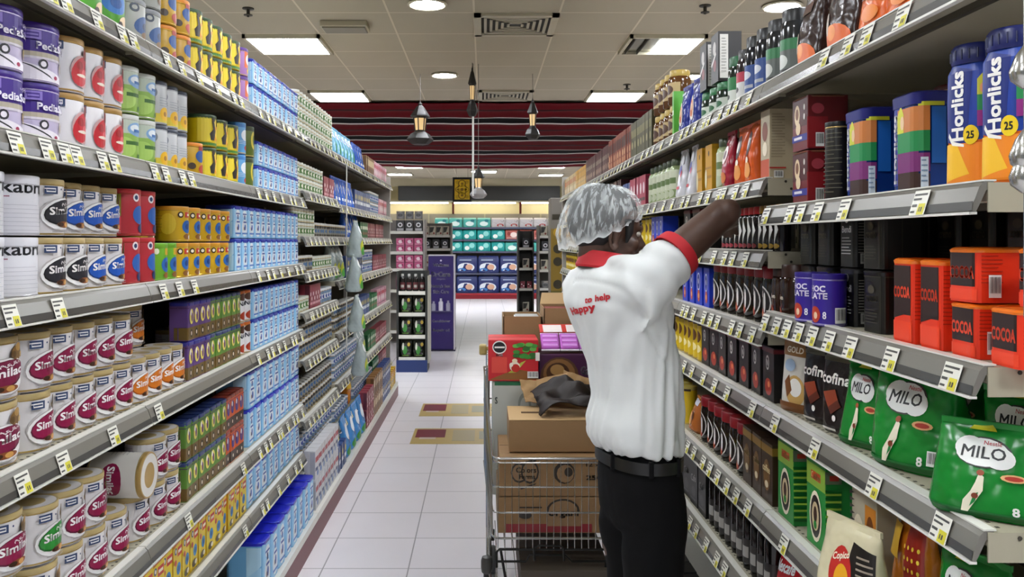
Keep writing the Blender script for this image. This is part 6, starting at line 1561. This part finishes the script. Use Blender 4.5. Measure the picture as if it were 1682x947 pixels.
P['black_bottle'] = jar('dark bottle with pale cap', .032, .22, '#1d1a1a', [('r', '#5a2c30', -1, .2, 1, .6), ('r', '#a8a8a0', -.4, .3, .4, .45)], '#b5b5b0', neck=.5, lid_r=.5, name='drink_bottle', cat='bottle')
w = 'shelf stand with pink wipes'
endcap(-1.75, -.87, 12.3, [1.66, 1.36, 1.11, .8, .5, .2], 1.84, 'tall shelf stand with pink wipes packs behind the dark display stand', '#a09a96')
fill_front(-1.3, -.90, 12.3, 1.66, 'dark_white_pack', w); fill_front(-1.3, -.90, 12.3, 1.845, 'grey_roll', 'the top of the pink stand'); fill_front(-1.3, -.90, 12.3, 1.36, 'pink_pack', 'upper pink wipes shelf', 2); fill_front(-1.3, -.90, 12.3, 1.11, 'pink_pack', 'middle pink wipes shelf', 2); fill_front(-1.3, -.90, 12.3, .8, 'pink_pack', 'lower pink wipes shelf', 2)
endcap(-1.15, -.58, 15.0, [1.62, 1.38, 1.1], 1.85, 'shelf stand of cream and black packs behind the purple board', '#8c8880')
fill_front(-1.1, -.62, 15.0, 1.62, 'cream_black_pack', 'upper shelf of the stand behind the purple board'); fill_front(-1.1, -.62, 15.0, 1.38, 'dark_white_pack', 'middle shelf behind the purple board'); fill_front(-1.1, -.62, 15.0, 1.1, 'cream_black_pack', 'low shelf behind the purple board')
# dark display stand with snack bags
e = endcap(-1.02, -.66, 9.75, [.16, .42, .68, .93], 1.17, 'low dark display stand of black snack bags at the aisle end', '#2a2c2a', .4)
m = MB(); m.box(-.18, -.012, .0, .18, .0, .14, mat('#20356c', .4)); m.build('base_board', e)
m = MB(); m.box(.181, .02, .1, .20, .38, 1.12, mat('#b8b4a8', .5)); m.build('side_board', e)
for k, (z, key) in enumerate(((.16, 'black_green_bag'), (.42, 'black_green_bag'), (.68, 'black_green_bag'), (.92, 'black_bottle'))):
    fill_front(-.994, -.686, 9.76, z, key, nth(k) + ' tier of dark display stand', gap=.003)
# purple advertising board
e = empty('display_board', (-.597, 11.6, 0))
pm_ = mat('#2c1c60', .35)
m = MB(); m.box(-.175, 0, 0.02, .175, .30, 1.32, pm_, .01); m.build('board', e)
m = MB(); m.box(.1755, .0, 0.02, .195, .30, 1.33, mat('#c9c6cf', .4), .004); m.box(-.175, .0, 1.32, .195, .3, 1.335, mat('#c9c6cf', .4)); m.box(-.18, -.01, 0, .2, .31, .02, mat('#1a1430', .5)); m.build('edge_trim', e)
m = MB(); tw = mat('#dcd8ea', .5)
def wr(s, x0, z0, x1, z1, mm=tw):
    tv, tf, asp = text_poly(s, .04); m.add([(x0 + a * (x1 - x0), -.003, z0 + b * (z1 - z0)) for a, b in tv], tf, mm)
wr('Wellness', -.11, 1.17, .11, 1.215); m.lathe([(.014, -.003), (.014, -.001)], tw, 12, (0, 0, 1.255), 'y')
wr('DrCare', -.13, 1.03, .13, 1.10); wr('Organic', -.06, .985, .06, 1.01); wr("Nature's Best", -.135, .88, .13, .925); wr('Skin Care', -.11, .80, .11, .85); wr('Conditioner', -.12, .40, .13, .435); wr('Repair oil', -.11, .26, .12, .31)
m.build('lettering', e)
m = MB(); bl = mat('#9a98ac', .4)
for x, h, r in ((-.10, .13, .030), (-.0, .17, .032), (.10, .14, .030)):
    m.lathe([(r, 0), (r, h * .7), (r * .5, h * .8), (r * .5, h)], bl if x else mat('#c4c2d0', .4), 14, (x, -.001, .56)); 
m.box(-.15, -.035, .545, .15, .0, .56, mat('#4a4466', .4)); m.build('bottle_relief', e)
tag(e, 'narrow purple advertising board with white lettering standing in the cross aisle', 'display board')
# coffee side end: golden display and two stands
e = empty('display_board', (1.0, 9.2, 0))
m = MB(); m.box(-.27, 0, 0, .27, .3, 2.0, mat('#6f6a62', .5), .008); m.build('board', e)
m = MB(); g = mat('#a8851c', .45); g2 = mat('#7c641c', .45); dk = mat('#2a2410', .5)
m.box(-.265, -.004, .98, .265, -.001, 1.66, g2); m.box(-.265, -.004, .72, -.0, -.001, .98, mat('#55501c', .5)); m.box(-.265, -.004, .30, .265, -.001, .72, dk)
m.add([(-.265, -.006, .30), (.265, -.006, .30), (.265, -.006, 1.05), (-.10, -.006, .62), (-.265, -.006, .50)], [(0, 1, 2, 3, 4)], g)
for z in (1.62, 1.44, 1.30, 1.05): m.lathe([(.05, -.005), (.05, -.008)], dk if z < 1.5 else g, 16, (-.19, 0, z), 'y')
m.lathe([(.045, -.007), (.045, -.009)], dk, 16, (-.2, 0, .72), 'y'); m.lathe([(.02, -.009), (.02, -.011)], tw, 12, (-.2, 0, .72), 'y')
m.box(-.25, -.006, 1.76, -.09, -.002, 1.82, dk)
m.build('printed_panel', e)
tag(e, 'tall grey and golden display board at the far end of the coffee gondola', 'display board')
endcap(.88, 1.45, 13.6, [.35, .75, 1.05, 1.35, 1.6], 1.78, 'shelf stand of mixed small packs beside the golden display board', '#7c7870')
for z, k in ((1.6, 'cream_black_pack'), (1.35, 'dark_white_pack'), (1.05, 'cream_black_pack'), (.75, 'grey_roll'), (.35, 'dark_white_pack')):
    fill_front(.92, 1.4, 13.6, z, k, {1.6: 'top', 1.35: 'second', 1.05: 'third', .75: 'fourth', .35: 'lowest'}[z] + ' shelf of the stand by the golden board')
e = endcap(.58, .86, 14.4, [.3, .7, 1.05, 1.4], 1.70, 'narrow dark shelf stand with hanging plush and packs', '#3a3630', .4)
for z, k in ((1.4, 'dark_white_pack'), (1.05, 'cream_black_pack'), (.7, 'red_box'), (.3, 'cream_black_pack')):
    fill_front(.61, .84, 14.4, z, k, {1.4: 'top', 1.05: 'second', .7: 'third', .3: 'lowest'}[z] + ' shelf of the narrow dark stand')
# chrome hanger clips at the very near end of the coffee shelves
m = MB(); m.tube([(0, 0, .48), (0, 0, 0)], .0015, chrome, 6)
for z in (.34, .22, .19):
    m.lathe([(.002, z + .05), (.012, z + .035), (.020, z + .012), (.018, z), (.004, z - .012)], chrome, 16)
o = m.build('hanger_strip', loc=(.775, 1.20, 1.42)); tag(o, 'metal hanger strip with teardrop clips at the near end of the coffee shelves', 'hanger strip')
# ------------------------------------------------------------------ each pack's own label: its look, its layer, its rank from the camera end, its shelf
sets = {}
for o, d, w, l, k in PLACED:
    sets.setdefault((d, w, l), []).append((k, o))
for (d, w, l), lst in sets.items():
    lst.sort(key=lambda t: t[0])
    for i, (k, o) in enumerate(lst):
        rank = (nth(i) + ' from the near end') if len(lst) > 1 else ''
        prep = 'on the ' if not w.startswith('a ') else 'on '
        t = d + (', ' + rank if rank else '') + ', ' + (l + ' ' if l else '') + prep + w
        if len(t.replace('-', ' ').split()) > 16: t = t.replace(' from the near end', ' along')
        if len(t.split()) > 16: t = t.replace('on the ', '')
        o['label'] = t
        if len(lst) > 1: o['group'] = (d + ' row, ' + w)
